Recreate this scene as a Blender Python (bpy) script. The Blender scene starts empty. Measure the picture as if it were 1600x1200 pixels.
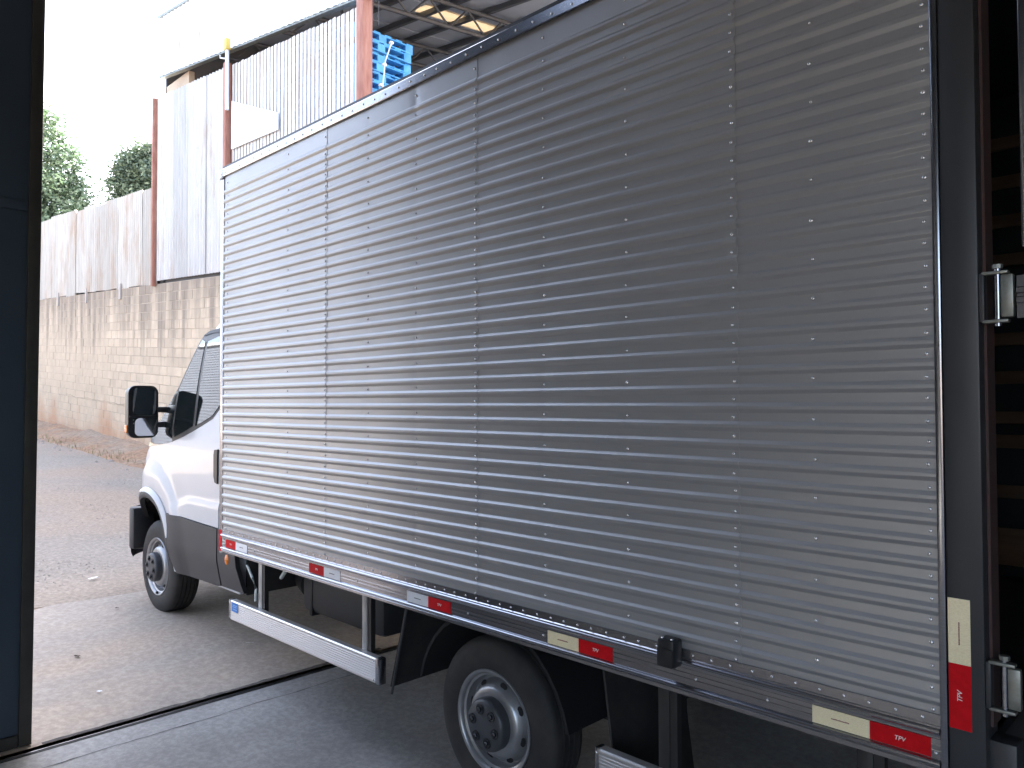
import bpy, bmesh, math, random
from mathutils import Vector, Matrix, noise
random.seed(7)
R = math.radians
S = bpy.context.scene
C = S.collection

# ------------------------------------------------------------------ camera, sky, sun, exposure
YAW, PITCH, ROLL = 0.789218, 0.0232122, -0.0034717
CAM = Vector((0.0, 2.14, 1.5527))
fw = Vector((math.cos(PITCH)*math.cos(YAW), -math.cos(PITCH)*math.sin(YAW), math.sin(PITCH)))
rt = fw.cross(Vector((0, 0, 1))).normalized(); up = rt.cross(fw)
rt, up = rt*math.cos(ROLL)+up*math.sin(ROLL), -rt*math.sin(ROLL)+up*math.cos(ROLL)
cd = bpy.data.cameras.new('camera'); cam = bpy.data.objects.new('camera', cd); C.objects.link(cam)
cd.sensor_width = 36; cd.lens = 1186.9/1600*36; cd.clip_start = 0.05; cd.clip_end = 2000
m = Matrix((( rt.x, up.x, -fw.x, CAM.x), (rt.y, up.y, -fw.y, CAM.y), (rt.z, up.z, -fw.z, CAM.z), (0, 0, 0, 1)))
cam.matrix_world = m
S.camera = cam

SUN_AZ = Vector((0.42, -0.9, 0)).normalized(); SUN_EL = R(37)
W = bpy.data.worlds.new('World'); S.world = W; W.use_nodes = True
nt = W.node_tree; nt.nodes.clear()
sky = nt.nodes.new('ShaderNodeTexSky'); sky.sky_type = 'NISHITA'; sky.sun_disc = False
sky.sun_elevation = SUN_EL; sky.sun_rotation = math.atan2(SUN_AZ.x, SUN_AZ.y)
sky.air_density = 0.8; sky.dust_density = 4.5; sky.ozone_density = 1.0
bg = nt.nodes.new('ShaderNodeBackground'); bg.inputs[1].default_value = 0.15
ow = nt.nodes.new('ShaderNodeOutputWorld')
hs = nt.nodes.new('ShaderNodeHueSaturation'); hs.inputs['Saturation'].default_value = 0.78   # hazy, milky sky
nt.links.new(sky.outputs[0], hs.inputs['Color']); nt.links.new(hs.outputs[0], bg.inputs[0]); nt.links.new(bg.outputs[0], ow.inputs[0])
sd = bpy.data.lights.new('sun', 'SUN'); sd.energy = 4.0; sd.angle = R(0.5); sd.color = (1, 0.95, 0.87)
so = bpy.data.objects.new('sun', sd); C.objects.link(so)
sv = Vector((SUN_AZ.x*math.cos(SUN_EL), SUN_AZ.y*math.cos(SUN_EL), math.sin(SUN_EL)))
so.rotation_euler = sv.to_track_quat('Z', 'Y').to_euler()
S.view_settings.view_transform = 'Standard'; S.view_settings.look = 'None'
S.view_settings.exposure = 3.4; S.view_settings.gamma = 1.0
S.render.engine = 'CYCLES'
S.cycles.max_bounces = 10; S.cycles.diffuse_bounces = 5; S.cycles.sample_clamp_indirect = 6

# ------------------------------------------------------------------ materials
def mat(name, c, rough=0.6, metal=0.0, c2=None, scale=6.0, stretch=(1, 1, 1), bump=0.0, bscale=60.0, rvar=0.0,
        rand=0.0, spec=0.5, aniso=None, coat=0.0, detail=5.0, ramp=(0.35, 0.7), world=False):
    M = bpy.data.materials.new(name); M.use_nodes = True
    n = M.node_tree.nodes; l = M.node_tree.links; P = n['Principled BSDF']
    P.inputs['Base Color'].default_value = (*c, 1); P.inputs['Roughness'].default_value = rough
    P.inputs['Metallic'].default_value = metal; P.inputs['Specular IOR Level'].default_value = spec
    P.inputs['Coat Weight'].default_value = coat; P.inputs['Coat Roughness'].default_value = 0.04
    if c2 is not None or bump or rvar:
        if world:
            g = n.new('ShaderNodeNewGeometry'); vec = g.outputs['Position']
        else:
            t = n.new('ShaderNodeTexCoord'); vec = t.outputs['Object']
        mp = n.new('ShaderNodeMapping'); mp.inputs['Scale'].default_value = stretch
        l.new(vec, mp.inputs['Vector'])
        nz = n.new('ShaderNodeTexNoise'); nz.inputs['Scale'].default_value = scale; nz.inputs['Detail'].default_value = detail
        nz.inputs['Roughness'].default_value = 0.6
        l.new(mp.outputs[0], nz.inputs['Vector'])
        rp = n.new('ShaderNodeMapRange'); rp.inputs['From Min'].default_value = ramp[0]; rp.inputs['From Max'].default_value = ramp[1]
        l.new(nz.outputs['Fac'], rp.inputs['Value'])
        if c2 is not None:
            mx = n.new('ShaderNodeMix'); mx.data_type = 'RGBA'
            mx.inputs['A'].default_value = (*c, 1); mx.inputs['B'].default_value = (*c2, 1)
            l.new(rp.outputs[0], mx.inputs['Factor']); out = mx.outputs['Result']
            if rand:
                oi = n.new('ShaderNodeObjectInfo'); hs = n.new('ShaderNodeHueSaturation')
                mr = n.new('ShaderNodeMapRange'); mr.inputs['To Min'].default_value = 1-rand; mr.inputs['To Max'].default_value = 1+rand
                l.new(oi.outputs['Random'], mr.inputs['Value']); l.new(mr.outputs[0], hs.inputs['Value'])
                l.new(out, hs.inputs['Color']); out = hs.outputs[0]
            l.new(out, P.inputs['Base Color'])
        if rvar:
            mr = n.new('ShaderNodeMapRange'); mr.inputs['To Min'].default_value = max(0.02, rough-rvar); mr.inputs['To Max'].default_value = rough+rvar
            l.new(nz.outputs['Fac'], mr.inputs['Value']); l.new(mr.outputs[0], P.inputs['Roughness'])
        if bump:
            nb = n.new('ShaderNodeTexNoise'); nb.inputs['Scale'].default_value = bscale; nb.inputs['Detail'].default_value = 6
            l.new(vec, nb.inputs['Vector'])
            b = n.new('ShaderNodeBump'); b.inputs['Strength'].default_value = 1.0; b.inputs['Distance'].default_value = bump
            l.new(nb.outputs['Fac'], b.inputs['Height']); l.new(b.outputs[0], P.inputs['Normal'])
    return M

ALU = mat('aluminium_sheet', (0.40, 0.405, 0.412), 0.40, 0.58, c2=(0.368, 0.372, 0.378), scale=1.6, rvar=0.05)
ALUP = mat('extruded_aluminium', (0.41, 0.42, 0.45), 0.22, 0.97, c2=(0.34, 0.35, 0.38), scale=8, stretch=(0.2, 1, 30), rvar=0.07)
ALUG = mat('brushed_aluminium', (0.70, 0.69, 0.68), 0.42, 0.8, c2=(0.60, 0.59, 0.58), scale=10, stretch=(0.15, 1, 40), rvar=0.08)
LEGM = mat('dull_aluminium', (0.36, 0.36, 0.36), 0.5, 0.5, c2=(0.27, 0.27, 0.27), scale=9)
RIVET = mat('rivet_metal', (0.70, 0.70, 0.70), 0.22, 0.8)
BLACK = mat('black_plastic', (0.012, 0.013, 0.015), 0.38, 0, c2=(0.02, 0.02, 0.022), scale=5, bump=0.0004, bscale=400)
RUB = mat('black_rubber', (0.016, 0.016, 0.017), 0.72, 0, c2=(0.035, 0.032, 0.029), scale=9, bump=0.0008, bscale=120)
GREY = mat('grey_cladding', (0.028, 0.029, 0.033), 0.5, 0, c2=(0.036, 0.036, 0.040), scale=4, bump=0.0004, bscale=500)
PAINT = mat('white_paint', (0.52, 0.53, 0.55), 0.28, 0, c2=(0.50, 0.51, 0.53), scale=1.5, coat=0.6)
GLASS = mat('dark_glass', (0.012, 0.016, 0.017), 0.03, 0, spec=0.9, coat=0.5)
MIRR = mat('mirror_glass', (0.85, 0.86, 0.88), 0.02, 1.0)
CHAS = mat('chassis_paint', (0.012, 0.012, 0.014), 0.55, 0, c2=(0.03, 0.027, 0.024), scale=7, rvar=0.1)
TANK = mat('tank_plastic', (0.030, 0.031, 0.034), 0.55, 0, c2=(0.04, 0.038, 0.036), scale=5)
POST = mat('dark_grey_paint', (0.030, 0.032, 0.036), 0.42, 0, c2=(0.038, 0.040, 0.043), scale=6, bump=0.0003, bscale=300)
OXIDE = mat('red_oxide_primer', (0.075, 0.030, 0.026), 0.6, 0, c2=(0.05, 0.035, 0.032), scale=12)
STEELW = mat('wheel_silver', (0.38, 0.39, 0.40), 0.36, 0.7, c2=(0.30, 0.30, 0.31), scale=14, rvar=0.08)
HUBG = mat('hub_cap_grey', (0.045, 0.048, 0.055), 0.42, 0.0, c2=(0.06, 0.062, 0.068), scale=12)
DARK = mat('dark_hole', (0.006, 0.006, 0.007), 0.8)
ZINC = mat('zinc_hinge', (0.30, 0.31, 0.28), 0.45, 0.75, c2=(0.17, 0.18, 0.16), scale=25, rvar=0.1)
TRED = mat('red_tape', (0.60, 0.004, 0.010), 0.6, 0, c2=(0.50, 0.003, 0.008), scale=60, bump=0.0003, bscale=900, spec=0.15)
TWHT = mat('cream_tape', (0.90, 0.79, 0.52), 0.4, 0, c2=(0.80, 0.69, 0.43), scale=220, stretch=(1, 1, 2.2), detail=1, coat=0.2)
TSIL = mat('white_tape', (0.80, 0.81, 0.84), 0.35, 0, c2=(0.72, 0.73, 0.77), scale=120, coat=0.2)
INKR = mat('dark_red_ink', (0.20, 0.02, 0.02), 0.6)
INKW = mat('pale_ink', (0.85, 0.80, 0.75), 0.6)
BLUE = mat('blue_sticker', (0.02, 0.16, 0.50), 0.4, coat=0.2)
AMBER = mat('amber_lens', (0.80, 0.22, 0.02), 0.15, 0, coat=0.6)
HOSE = mat('pale_hose', (0.62, 0.68, 0.66), 0.45)
WOODB = mat('brown_board', (0.21, 0.135, 0.085), 0.7, 0, c2=(0.15, 0.10, 0.065), scale=4, stretch=(1, 8, 8), rand=0.15)
LINER = mat('dark_liner', (0.035, 0.047, 0.058), 0.5, 0.2, c2=(0.028, 0.036, 0.044), scale=4)
DOORP = mat('blue_grey_door_paint', (0.033, 0.053, 0.078), 0.5, 0, c2=(0.040, 0.060, 0.082), scale=2.0, bump=0.0006, bscale=90)
DFRAME = mat('brown_black_frame', (0.042, 0.040, 0.034), 0.55, 0, c2=(0.028, 0.028, 0.026), scale=8)
WALLI = mat('dark_wall', (0.10, 0.10, 0.10), 0.8, 0, c2=(0.08, 0.08, 0.08), scale=1.5, bump=0.002, bscale=30)  # unseen walls, kept dark so the box side mirrors little light
STEELD = mat('shed_steel', (0.085, 0.09, 0.10), 0.6, 0.1, c2=(0.11, 0.105, 0.10), scale=5)
ROOFU = mat('roof_sheet_underside', (0.42, 0.44, 0.47), 0.6, 0.0, c2=(0.36, 0.38, 0.41), scale=1.2)
WHITE = mat('white_sheet', (0.82, 0.83, 0.84), 0.5, 0, c2=(0.76, 0.77, 0.78), scale=1.5)
BEIGE = mat('beige_render', (0.55, 0.43, 0.31), 0.8, 0, c2=(0.42, 0.32, 0.23), scale=1.2, bump=0.004, bscale=20)
RUST = mat('rust_red_post', (0.30, 0.115, 0.075), 0.75, 0, c2=(0.42, 0.20, 0.14), scale=5, stretch=(3, 3, 0.6), bump=0.001, bscale=60)
YEL = mat('yellow_cap', (0.62, 0.45, 0.10), 0.5)
SLATW = mat('weathered_white_slat', (0.60, 0.57, 0.52), 0.55, 0.0, c2=(0.42, 0.28, 0.19), scale=2.2, stretch=(4, 4, 0.5), ramp=(0.5, 0.75), rand=0.08)
PALB = mat('blue_pallet_paint', (0.03, 0.27, 0.62), 0.6, 0, c2=(0.12, 0.40, 0.68), scale=5, rand=0.15)
PALW = mat('bare_pallet_wood', (0.24, 0.16, 0.11), 0.8, 0, c2=(0.16, 0.11, 0.08), scale=6)
BARK = mat('bark', (0.09, 0.065, 0.045), 0.9, 0, c2=(0.06, 0.045, 0.03), scale=8, bump=0.02, bscale=10)
TRACKM = mat('worn_track_steel', (0.22, 0.22, 0.225), 0.38, 0.9, c2=(0.09, 0.08, 0.075), scale=6, stretch=(1, 0.6, 1), rvar=0.1)
STONE = mat('pale_gravel_stone', (0.36, 0.32, 0.285), 0.9, 0, c2=(0.24, 0.205, 0.18), scale=3, world=True)
CLADW = mat('pale_cladding', (0.095, 0.115, 0.155), 0.5, 0, c2=(0.08, 0.096, 0.13), scale=0.8)

def leafmat(name, c, c2):
    M = mat(name, c, 0.55, 0, c2=c2, scale=0.45, ramp=(0.3, 0.7))
    n = M.node_tree.nodes; l = M.node_tree.links; P = n['Principled BSDF']
    tr = n.new('ShaderNodeBsdfTranslucent'); tr.inputs[0].default_value = (c[0]*1.2, c[1]*1.3, c[2], 1)
    mx = n.new('ShaderNodeMixShader'); mx.inputs[0].default_value = 0.22
    o = n['Material Output']; l.new(P.outputs[0], mx.inputs[1]); l.new(tr.outputs[0], mx.inputs[2]); l.new(mx.outputs[0], o.inputs[0])
    return M
LEAFA = leafmat('green_leaf', (0.095, 0.14, 0.088), (0.135, 0.18, 0.115))  # leaf greens lightened to carry the veil of sky glare
LEAFB = leafmat('olive_leaf', (0.105, 0.140, 0.092), (0.14, 0.175, 0.115))

def translucent(name, c, t=0.8):
    M = bpy.data.materials.new(name); M.use_nodes = True
    n = M.node_tree.nodes; l = M.node_tree.links; n.remove(n['Principled BSDF'])
    tr = n.new('ShaderNodeBsdfTranslucent'); df = n.new('ShaderNodeBsdfDiffuse'); mx = n.new('ShaderNodeMixShader')
    nz = n.new('ShaderNodeTexNoise'); nz.inputs['Scale'].default_value = 2.5; nz.inputs['Detail'].default_value = 5
    mc = n.new('ShaderNodeMix'); mc.data_type = 'RGBA'
    mc.inputs['A'].default_value = (*[v*0.7 for v in c], 1); mc.inputs['B'].default_value = (*c, 1)
    l.new(nz.outputs['Fac'], mc.inputs['Factor']); l.new(mc.outputs['Result'], tr.inputs[0])
    df.inputs[0].default_value = (*c, 1); mx.inputs[0].default_value = t
    l.new(df.outputs[0], mx.inputs[1]); l.new(tr.outputs[0], mx.inputs[2]); l.new(mx.outputs[0], n['Material Output'].inputs[0])
    return M
FIBRE = translucent('yellowed_fibreglass', (0.66, 0.57, 0.44), 0.5)
SKYFILL = translucent('fill_skylight_sheet', (0.23, 0.225, 0.215), 0.85)  # for the added roof panels that let fill light in

def nodes_of(M): return M.node_tree.nodes, M.node_tree.links, M.node_tree.nodes['Principled BSDF']

# galvanised fence sheet: pale zinc with rust blooms and runs
def rustsheet(name, base, amount):
    M = mat(name, base, 0.55, 0.0, c2=tuple(v*0.82 for v in base), scale=3, stretch=(2, 2, 0.4), rand=0.12)
    n, l, P = nodes_of(M)
    src = P.inputs['Base Color'].links[0].from_socket
    g = n.new('ShaderNodeNewGeometry'); mp = n.new('ShaderNodeMapping'); mp.inputs['Scale'].default_value = (1.0, 1.0, 0.28)
    l.new(g.outputs['Position'], mp.inputs[0])
    nz = n.new('ShaderNodeTexNoise'); nz.inputs['Scale'].default_value = 1.9; nz.inputs['Detail'].default_value = 8; nz.inputs['Roughness'].default_value = 0.65
    l.new(mp.outputs[0], nz.inputs['Vector'])
    mr = n.new('ShaderNodeMapRange'); mr.inputs['From Min'].default_value = 0.62-amount; mr.inputs['From Max'].default_value = 0.80-amount*0.6
    l.new(nz.outputs['Fac'], mr.inputs['Value'])
    mx = n.new('ShaderNodeMix'); mx.data_type = 'RGBA'; mx.inputs['B'].default_value = (0.40, 0.275, 0.185, 1)
    l.new(mr.outputs[0], mx.inputs['Factor']); l.new(src, mx.inputs['A']); l.new(mx.outputs['Result'], P.inputs['Base Color'])
    return M
GALV = rustsheet('rusty_galvanised_sheet', (0.54, 0.49, 0.415), 0.15)
GALW = rustsheet('pale_galvanised_sheet', (0.56, 0.53, 0.485), 0.07)

# concrete block: tan block with dark rain streaks from the top and orange soil splash at the foot
def blockmat():
    M = mat('stained_block', (0.60, 0.48, 0.345), 0.9, 0, c2=(0.50, 0.40, 0.29), scale=2.5, rand=0.10, world=True, bump=0.004, bscale=70)
    n, l, P = nodes_of(M)
    src = P.inputs['Base Color'].links[0].from_socket
    g = n.new('ShaderNodeNewGeometry'); sx = n.new('ShaderNodeSeparateXYZ'); l.new(g.outputs['Position'], sx.inputs[0])
    # height below wall top:  h = z - (3.973 + 0.0606*(x-14))
    a = n.new('ShaderNodeMath'); a.operation = 'MULTIPLY_ADD'; a.inputs[1].default_value = -0.0606; a.inputs[2].default_value = -3.973+0.0606*14
    l.new(sx.outputs['X'], a.inputs[0]); h = n.new('ShaderNodeMath'); h.operation = 'ADD'; l.new(a.outputs[0], h.inputs[0]); l.new(sx.outputs['Z'], h.inputs[1])
    mp = n.new('ShaderNodeMapping'); mp.inputs['Scale'].default_value = (2.6, 0.0, 0.16); l.new(g.outputs['Position'], mp.inputs[0])
    nz = n.new('ShaderNodeTexNoise'); nz.inputs['Scale'].default_value = 1.3; nz.inputs['Detail'].default_value = 7; nz.inputs['Roughness'].default_value = 0.62
    l.new(mp.outputs[0], nz.inputs['Vector'])
    hb = n.new('ShaderNodeMapRange'); hb.inputs['From Min'].default_value = -2.4; hb.inputs['From Max'].default_value = 0.0
    hb.inputs['To Min'].default_value = -0.22; hb.inputs['To Max'].default_value = 0.17
    l.new(h.outputs[0], hb.inputs['Value'])
    s = n.new('ShaderNodeMath'); s.operation = 'ADD'; l.new(nz.outputs['Fac'], s.inputs[0]); l.new(hb.outputs[0], s.inputs[1])
    mr = n.new('ShaderNodeMapRange'); mr.inputs['From Min'].default_value = 0.46; mr.inputs['From Max'].default_value = 0.68; mr.inputs['To Max'].default_value = 0.68
    l.new(s.outputs[0], mr.inputs['Value'])
    mx = n.new('ShaderNodeMix'); mx.data_type = 'RGBA'; mx.inputs['B'].default_value = (0.155, 0.125, 0.10, 1)
    l.new(mr.outputs[0], mx.inputs['Factor']); l.new(src, mx.inputs['A'])
    # orange splash
    n2 = n.new('ShaderNodeTexNoise'); n2.inputs['Scale'].default_value = 0.9; n2.inputs['Detail'].default_value = 6
    mp2 = n.new('ShaderNodeMapping'); mp2.inputs['Scale'].default_value = (1, 0, 0.5); l.new(g.outputs['Position'], mp2.inputs[0]); l.new(mp2.outputs[0], n2.inputs['Vector'])
    hb2 = n.new('ShaderNodeMapRange'); hb2.inputs['From Min'].default_value = -3.7; hb2.inputs['From Max'].default_value = -2.2
    hb2.inputs['To Min'].default_value = 0.25; hb2.inputs['To Max'].default_value = -0.3
    l.new(h.outputs[0], hb2.inputs['Value'])
    s2 = n.new('ShaderNodeMath'); s2.operation = 'ADD'; l.new(n2.outputs['Fac'], s2.inputs[0]); l.new(hb2.outputs[0], s2.inputs[1])
    mr2 = n.new('ShaderNodeMapRange'); mr2.inputs['From Min'].default_value = 0.5; mr2.inputs['From Max'].default_value = 0.8; mr2.inputs['To Max'].default_value = 0.8
    l.new(s2.outputs[0], mr2.inputs['Value'])
    m3 = n.new('ShaderNodeMix'); m3.data_type = 'RGBA'; m3.inputs['B'].default_value = (0.46, 0.25, 0.14, 1)
    l.new(mr2.outputs[0], m3.inputs['Factor']); l.new(mx.outputs['Result'], m3.inputs['A'])
    l.new(m3.outputs['Result'], P.inputs['Base Color'])
    return M
BLOCK = blockmat()
MORTAR = mat('mortar', (0.50, 0.41, 0.31), 0.95, 0, c2=(0.34, 0.275, 0.21), scale=2, world=True)

# ground materials
def groundmat(name, a, b, c, s1, s2, bump, bs, rough=0.85, stretch2=(1, 1, 1), th=(0.45, 0.72), spec=0.3, speck=None):
    M = mat(name, a, rough, 0, c2=b, scale=s1, world=True, spec=spec, detail=8, ramp=(0.3, 0.7), rvar=0.08)
    n, l, P = nodes_of(M)
    src = P.inputs['Base Color'].links[0].from_socket
    g = n.new('ShaderNodeNewGeometry'); mp = n.new('ShaderNodeMapping'); mp.inputs['Scale'].default_value = stretch2; l.new(g.outputs['Position'], mp.inputs[0])
    nz = n.new('ShaderNodeTexNoise'); nz.inputs['Scale'].default_value = s2; nz.inputs['Detail'].default_value = 7; l.new(mp.outputs[0], nz.inputs['Vector'])
    mr = n.new('ShaderNodeMapRange'); mr.inputs['From Min'].default_value = th[0]; mr.inputs['From Max'].default_value = th[1]; l.new(nz.outputs['Fac'], mr.inputs['Value'])
    mx = n.new('ShaderNodeMix'); mx.data_type = 'RGBA'; mx.inputs['B'].default_value = (*c, 1)
    l.new(mr.outputs[0], mx.inputs['Factor']); l.new(src, mx.inputs['A']); out = mx.outputs['Result']
    vb = n.new('ShaderNodeTexNoise'); vb.inputs['Scale'].default_value = bs; vb.inputs['Detail'].default_value = 8; vb.inputs['Roughness'].default_value = 0.7
    l.new(g.outputs['Position'], vb.inputs['Vector'])
    if speck:
        ms = n.new('ShaderNodeMapRange'); ms.inputs['From Min'].default_value = 0.42; ms.inputs['From Max'].default_value = 0.62; ms.inputs['To Min'].default_value = 1-speck; ms.inputs['To Max'].default_value = 1+speck
        l.new(vb.outputs['Fac'], ms.inputs['Value']); hv = n.new('ShaderNodeHueSaturation'); l.new(ms.outputs[0], hv.inputs['Value']); l.new(out, hv.inputs['Color']); out = hv.outputs[0]
    l.new(out, P.inputs['Base Color'])
    bp = n.new('ShaderNodeBump'); bp.inputs['Distance'].default_value = bump; bp.inputs['Strength'].default_value = 1
    l.new(vb.outputs['Fac'], bp.inputs['Height']); l.new(bp.outputs[0], P.inputs['Normal'])
    return M
CONC = groundmat('dusty_concrete', (0.42, 0.36, 0.30), (0.355, 0.305, 0.258), (0.44, 0.345, 0.265), 1.2, 0.7, 0.004, 26, speck=0.13, stretch2=(2.2, 0.9, 1))
FLOORM = groundmat('workshop_concrete', (0.40, 0.385, 0.365), (0.31, 0.305, 0.295), (0.24, 0.23, 0.215), 1.6, 1.1, 0.003, 30, rough=0.62, speck=0.14)
ROAD = groundmat('gravel_road', (0.32, 0.275, 0.23), (0.275, 0.24, 0.20), (0.35, 0.27, 0.205), 0.9, 0.28, 0.008, 26, rough=0.95, speck=0.18, th=(0.42, 0.62))
SOIL = groundmat('orange_soil', (0.38, 0.23, 0.14), (0.28, 0.19, 0.125), (0.36, 0.30, 0.23), 1.6, 0.8, 0.02, 9, rough=0.95, speck=0.2)
SOILD = groundmat('brown_dirt', (0.22, 0.155, 0.11), (0.17, 0.125, 0.095), (0.28, 0.21, 0.155), 2.5, 1.3, 0.01, 24, rough=0.95, speck=0.25)
EARTH = groundmat('yard_earth', (0.26, 0.20, 0.155), (0.22, 0.17, 0.14), (0.30, 0.22, 0.16), 0.4, 0.15, 0.02, 8, rough=0.95)
GRASSM = mat('dry_weed', (0.20, 0.19, 0.085), 0.8, 0, c2=(0.28, 0.24, 0.13), scale=3)

# ------------------------------------------------------------------ helpers
def link(name, bm, m, parent=None, smooth=False, rec=True):
    if rec: bmesh.ops.recalc_face_normals(bm, faces=bm.faces)
    me = bpy.data.meshes.new(name); bm.to_mesh(me); bm.free()
    if isinstance(m, (list, tuple)):
        for x in m: me.materials.append(x)
    else: me.materials.append(m)
    if smooth:
        for p in me.polygons: p.use_smooth = True
        try: me.set_sharp_from_angle(angle=R(38))
        except Exception: pass
    o = bpy.data.objects.new(name, me); C.objects.link(o)
    if parent: o.parent = parent
    return o
def meshobj(name, V, F, m, parent=None, smooth=False):
    me = bpy.data.meshes.new(name); me.from_pydata(V, [], F); me.materials.append(m)
    if smooth:
        for p in me.polygons: p.use_smooth = True
    o = bpy.data.objects.new(name, me); C.objects.link(o)
    if parent: o.parent = parent
    return o
def share(o, name=None, parent=None):
    c = o.copy(); C.objects.link(c)
    if name: c.name = name
    if parent: c.parent = parent
    return c
def thing(name, label, cat, loc=(0, 0, 0), group=None):
    o = bpy.data.objects.new(name, None); C.objects.link(o); o.location = loc; o.empty_display_size = 0.2
    return tag(o, label, cat, group)
def tag(o, label=None, cat=None, group=None, kind=None):
    if label: o['label'] = label
    if cat: o['category'] = cat
    if group: o['group'] = group
    if kind: o['kind'] = kind
    return o
def box(bm, x0, x1, y0, y1, z0, z1, bev=0.0, shear=None):
    v = [bm.verts.new((x, y, z)) for x in (x0, x1) for y in (y0, y1) for z in (z0, z1)]
    f = [(0, 1, 3, 2), (4, 6, 7, 5), (0, 4, 5, 1), (2, 3, 7, 6), (0, 2, 6, 4), (1, 5, 7, 3)]
    fs = [bm.faces.new([v[i] for i in q]) for q in f]
    if bev:
        ed = list({e for q in fs for e in q.edges})
        bmesh.ops.bevel(bm, geom=ed, offset=bev, segments=2, affect='EDGES', profile=0.5)
    return v
def bx(name, dims, m, parent=None, bev=0.0):
    bm = bmesh.new(); box(bm, *dims, bev=bev); return link(name, bm, m, parent, smooth=bool(bev))
def tube(bm, pts, r, seg=8, cap=True):
    pts = [Vector(p) for p in pts]; rings = []
    rr = r if isinstance(r, (list, tuple)) else [r]*len(pts)
    for i, p in enumerate(pts):
        t = (pts[min(i+1, len(pts)-1)]-pts[max(i-1, 0)]).normalized()
        a = t.cross(Vector((0, 0, 1)) if abs(t.z) < 0.9 else Vector((1, 0, 0))).normalized(); b = t.cross(a)
        rings.append([bm.verts.new(p+rr[i]*(a*math.cos(2*math.pi*k/seg)+b*math.sin(2*math.pi*k/seg))) for k in range(seg)])
    for A, B in zip(rings, rings[1:]):
        for k in range(seg): bm.faces.new((A[k], A[(k+1) % seg], B[(k+1) % seg], B[k]))
    if cap:
        bm.faces.new(rings[0]); bm.faces.new(rings[-1][::-1])
def lathe_y(bm, prof, seg=48, cx=0.0, cz=0.0, cy=0.0):
    """prof: list of (r, y); axis along y."""
    rings = []
    for r, y in prof:
        if r < 1e-6: rings.append([bm.verts.new((cx, cy+y, cz))]*seg)
        else: rings.append([bm.verts.new((cx+r*math.cos(2*math.pi*k/seg), cy+y, cz+r*math.sin(2*math.pi*k/seg))) for k in range(seg)])
    for A, B in zip(rings, rings[1:]):
        for k in range(seg):
            q = [A[k], A[(k+1) % seg], B[(k+1) % seg], B[k]]
            u = []
            for v in q:
                if v not in u: u.append(v)
            if len(u) > 2: bm.faces.new(u)
def profile_x(bm, prof, x0, x1, cap=True, xs=None):
    """extrude a closed (y,z) profile along x."""
    xs = xs or [x0, x1]; rings = [[bm.verts.new((x, y, z)) for y, z in prof] for x in xs]
    n = len(prof)
    for A, B in zip(rings, rings[1:]):
        for k in range(n): bm.faces.new((A[k], A[(k+1) % n], B[(k+1) % n], B[k]))
    if cap: bm.faces.new(rings[0]); bm.faces.new(rings[-1][::-1])
def dome(bm, c, r, h, axis='y', seg=8):
    c = Vector(c)
    def P(a, b, d):
        return {'y': Vector((a, d, b)), 'x': Vector((d, a, b)), 'z': Vector((a, b, d))}[axis]
    rings = []
    for f, g in ((1, 0), (0.88, 0.55), (0.5, 0.9)):
        rings.append([bm.verts.new(c+P(r*f*math.cos(2*math.pi*k/seg), r*f*math.sin(2*math.pi*k/seg), h*g)) for k in range(seg)])
    top = bm.verts.new(c+P(0, 0, h))
    for A, B in zip(rings, rings[1:]):
        for k in range(seg): bm.faces.new((A[k], A[(k+1) % seg], B[(k+1) % seg], B[k]))
    for k in range(seg): bm.faces.new((rings[-1][k], rings[-1][(k+1) % seg], top))
def textmesh(name, body, size, m, parent, loc, rot, extrude=0.0004):
    cu = bpy.data.curves.new(name, 'FONT'); cu.body = body; cu.size = size; cu.extrude = extrude
    cu.align_x = 'CENTER'; cu.align_y = 'CENTER'; cu.shear = 0.2
    t = bpy.data.objects.new(name, cu); C.objects.link(t)
    dg = bpy.context.evaluated_depsgraph_get()
    me = bpy.data.meshes.new_from_object(t.evaluated_get(dg)); bpy.data.objects.remove(t); bpy.data.curves.remove(cu)
    me.materials.clear(); me.materials.append(m)
    o = bpy.data.objects.new(name, me); C.objects.link(o); o.parent = parent; o.location = loc; o.rotation_euler = rot
    return o

def zg(x):
    """height of floor / apron / yard at x (the yard climbs away from the doorway)."""
    if x < 6.8: return -0.075+0.0264*(x-6.18)
    if x < 40: return -0.0586+0.045*(x-6.8)
    return -0.0586+0.045*33.2
def sheet(name, x0, x1, y0, y1, dz, m, nx=20, ny=10, amp=0.0, edge=0.0):
    V, F = [], []
    for i in range(nx+1):
        for j in range(ny+1):
            x = x0+(x1-x0)*i/nx; y = y0+(y1-y0)*j/ny
            if edge and i == nx: x += edge*noise.noise(Vector((y*1.7, 3.1, 0)))+edge*0.5*noise.noise(Vector((y*6, 1, 2)))
            V.append((x, y, zg(x)+dz+amp*noise.noise(Vector((x*0.8, y*0.8, 1.3)))))
    for i in range(nx):
        for j in range(ny):
            a = i*(ny+1)+j; F.append((a, a+ny+1, a+ny+2, a+1))
    return meshobj(name, V, F, m, smooth=True)

# ------------------------------------------------------------------ ground
tag(sheet('ground', -300, 600, -400, 400, -0.16, EARTH, 90, 40), kind='structure')
tag(sheet('gravel_road', 6.3, 60, -4.15, 12, 0.0, ROAD, 160, 60, amp=0.02), kind='structure')
tag(sheet('concrete_apron', 4.262, 6.82, -4.1, 9, 0.012, CONC, 24, 90, amp=0.006, edge=0.09), kind='structure')
tag(sheet('floor', -14, 4.222, -4.1, 6.0, 0.0, FLOORM, 30, 20), kind='structure')

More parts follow.
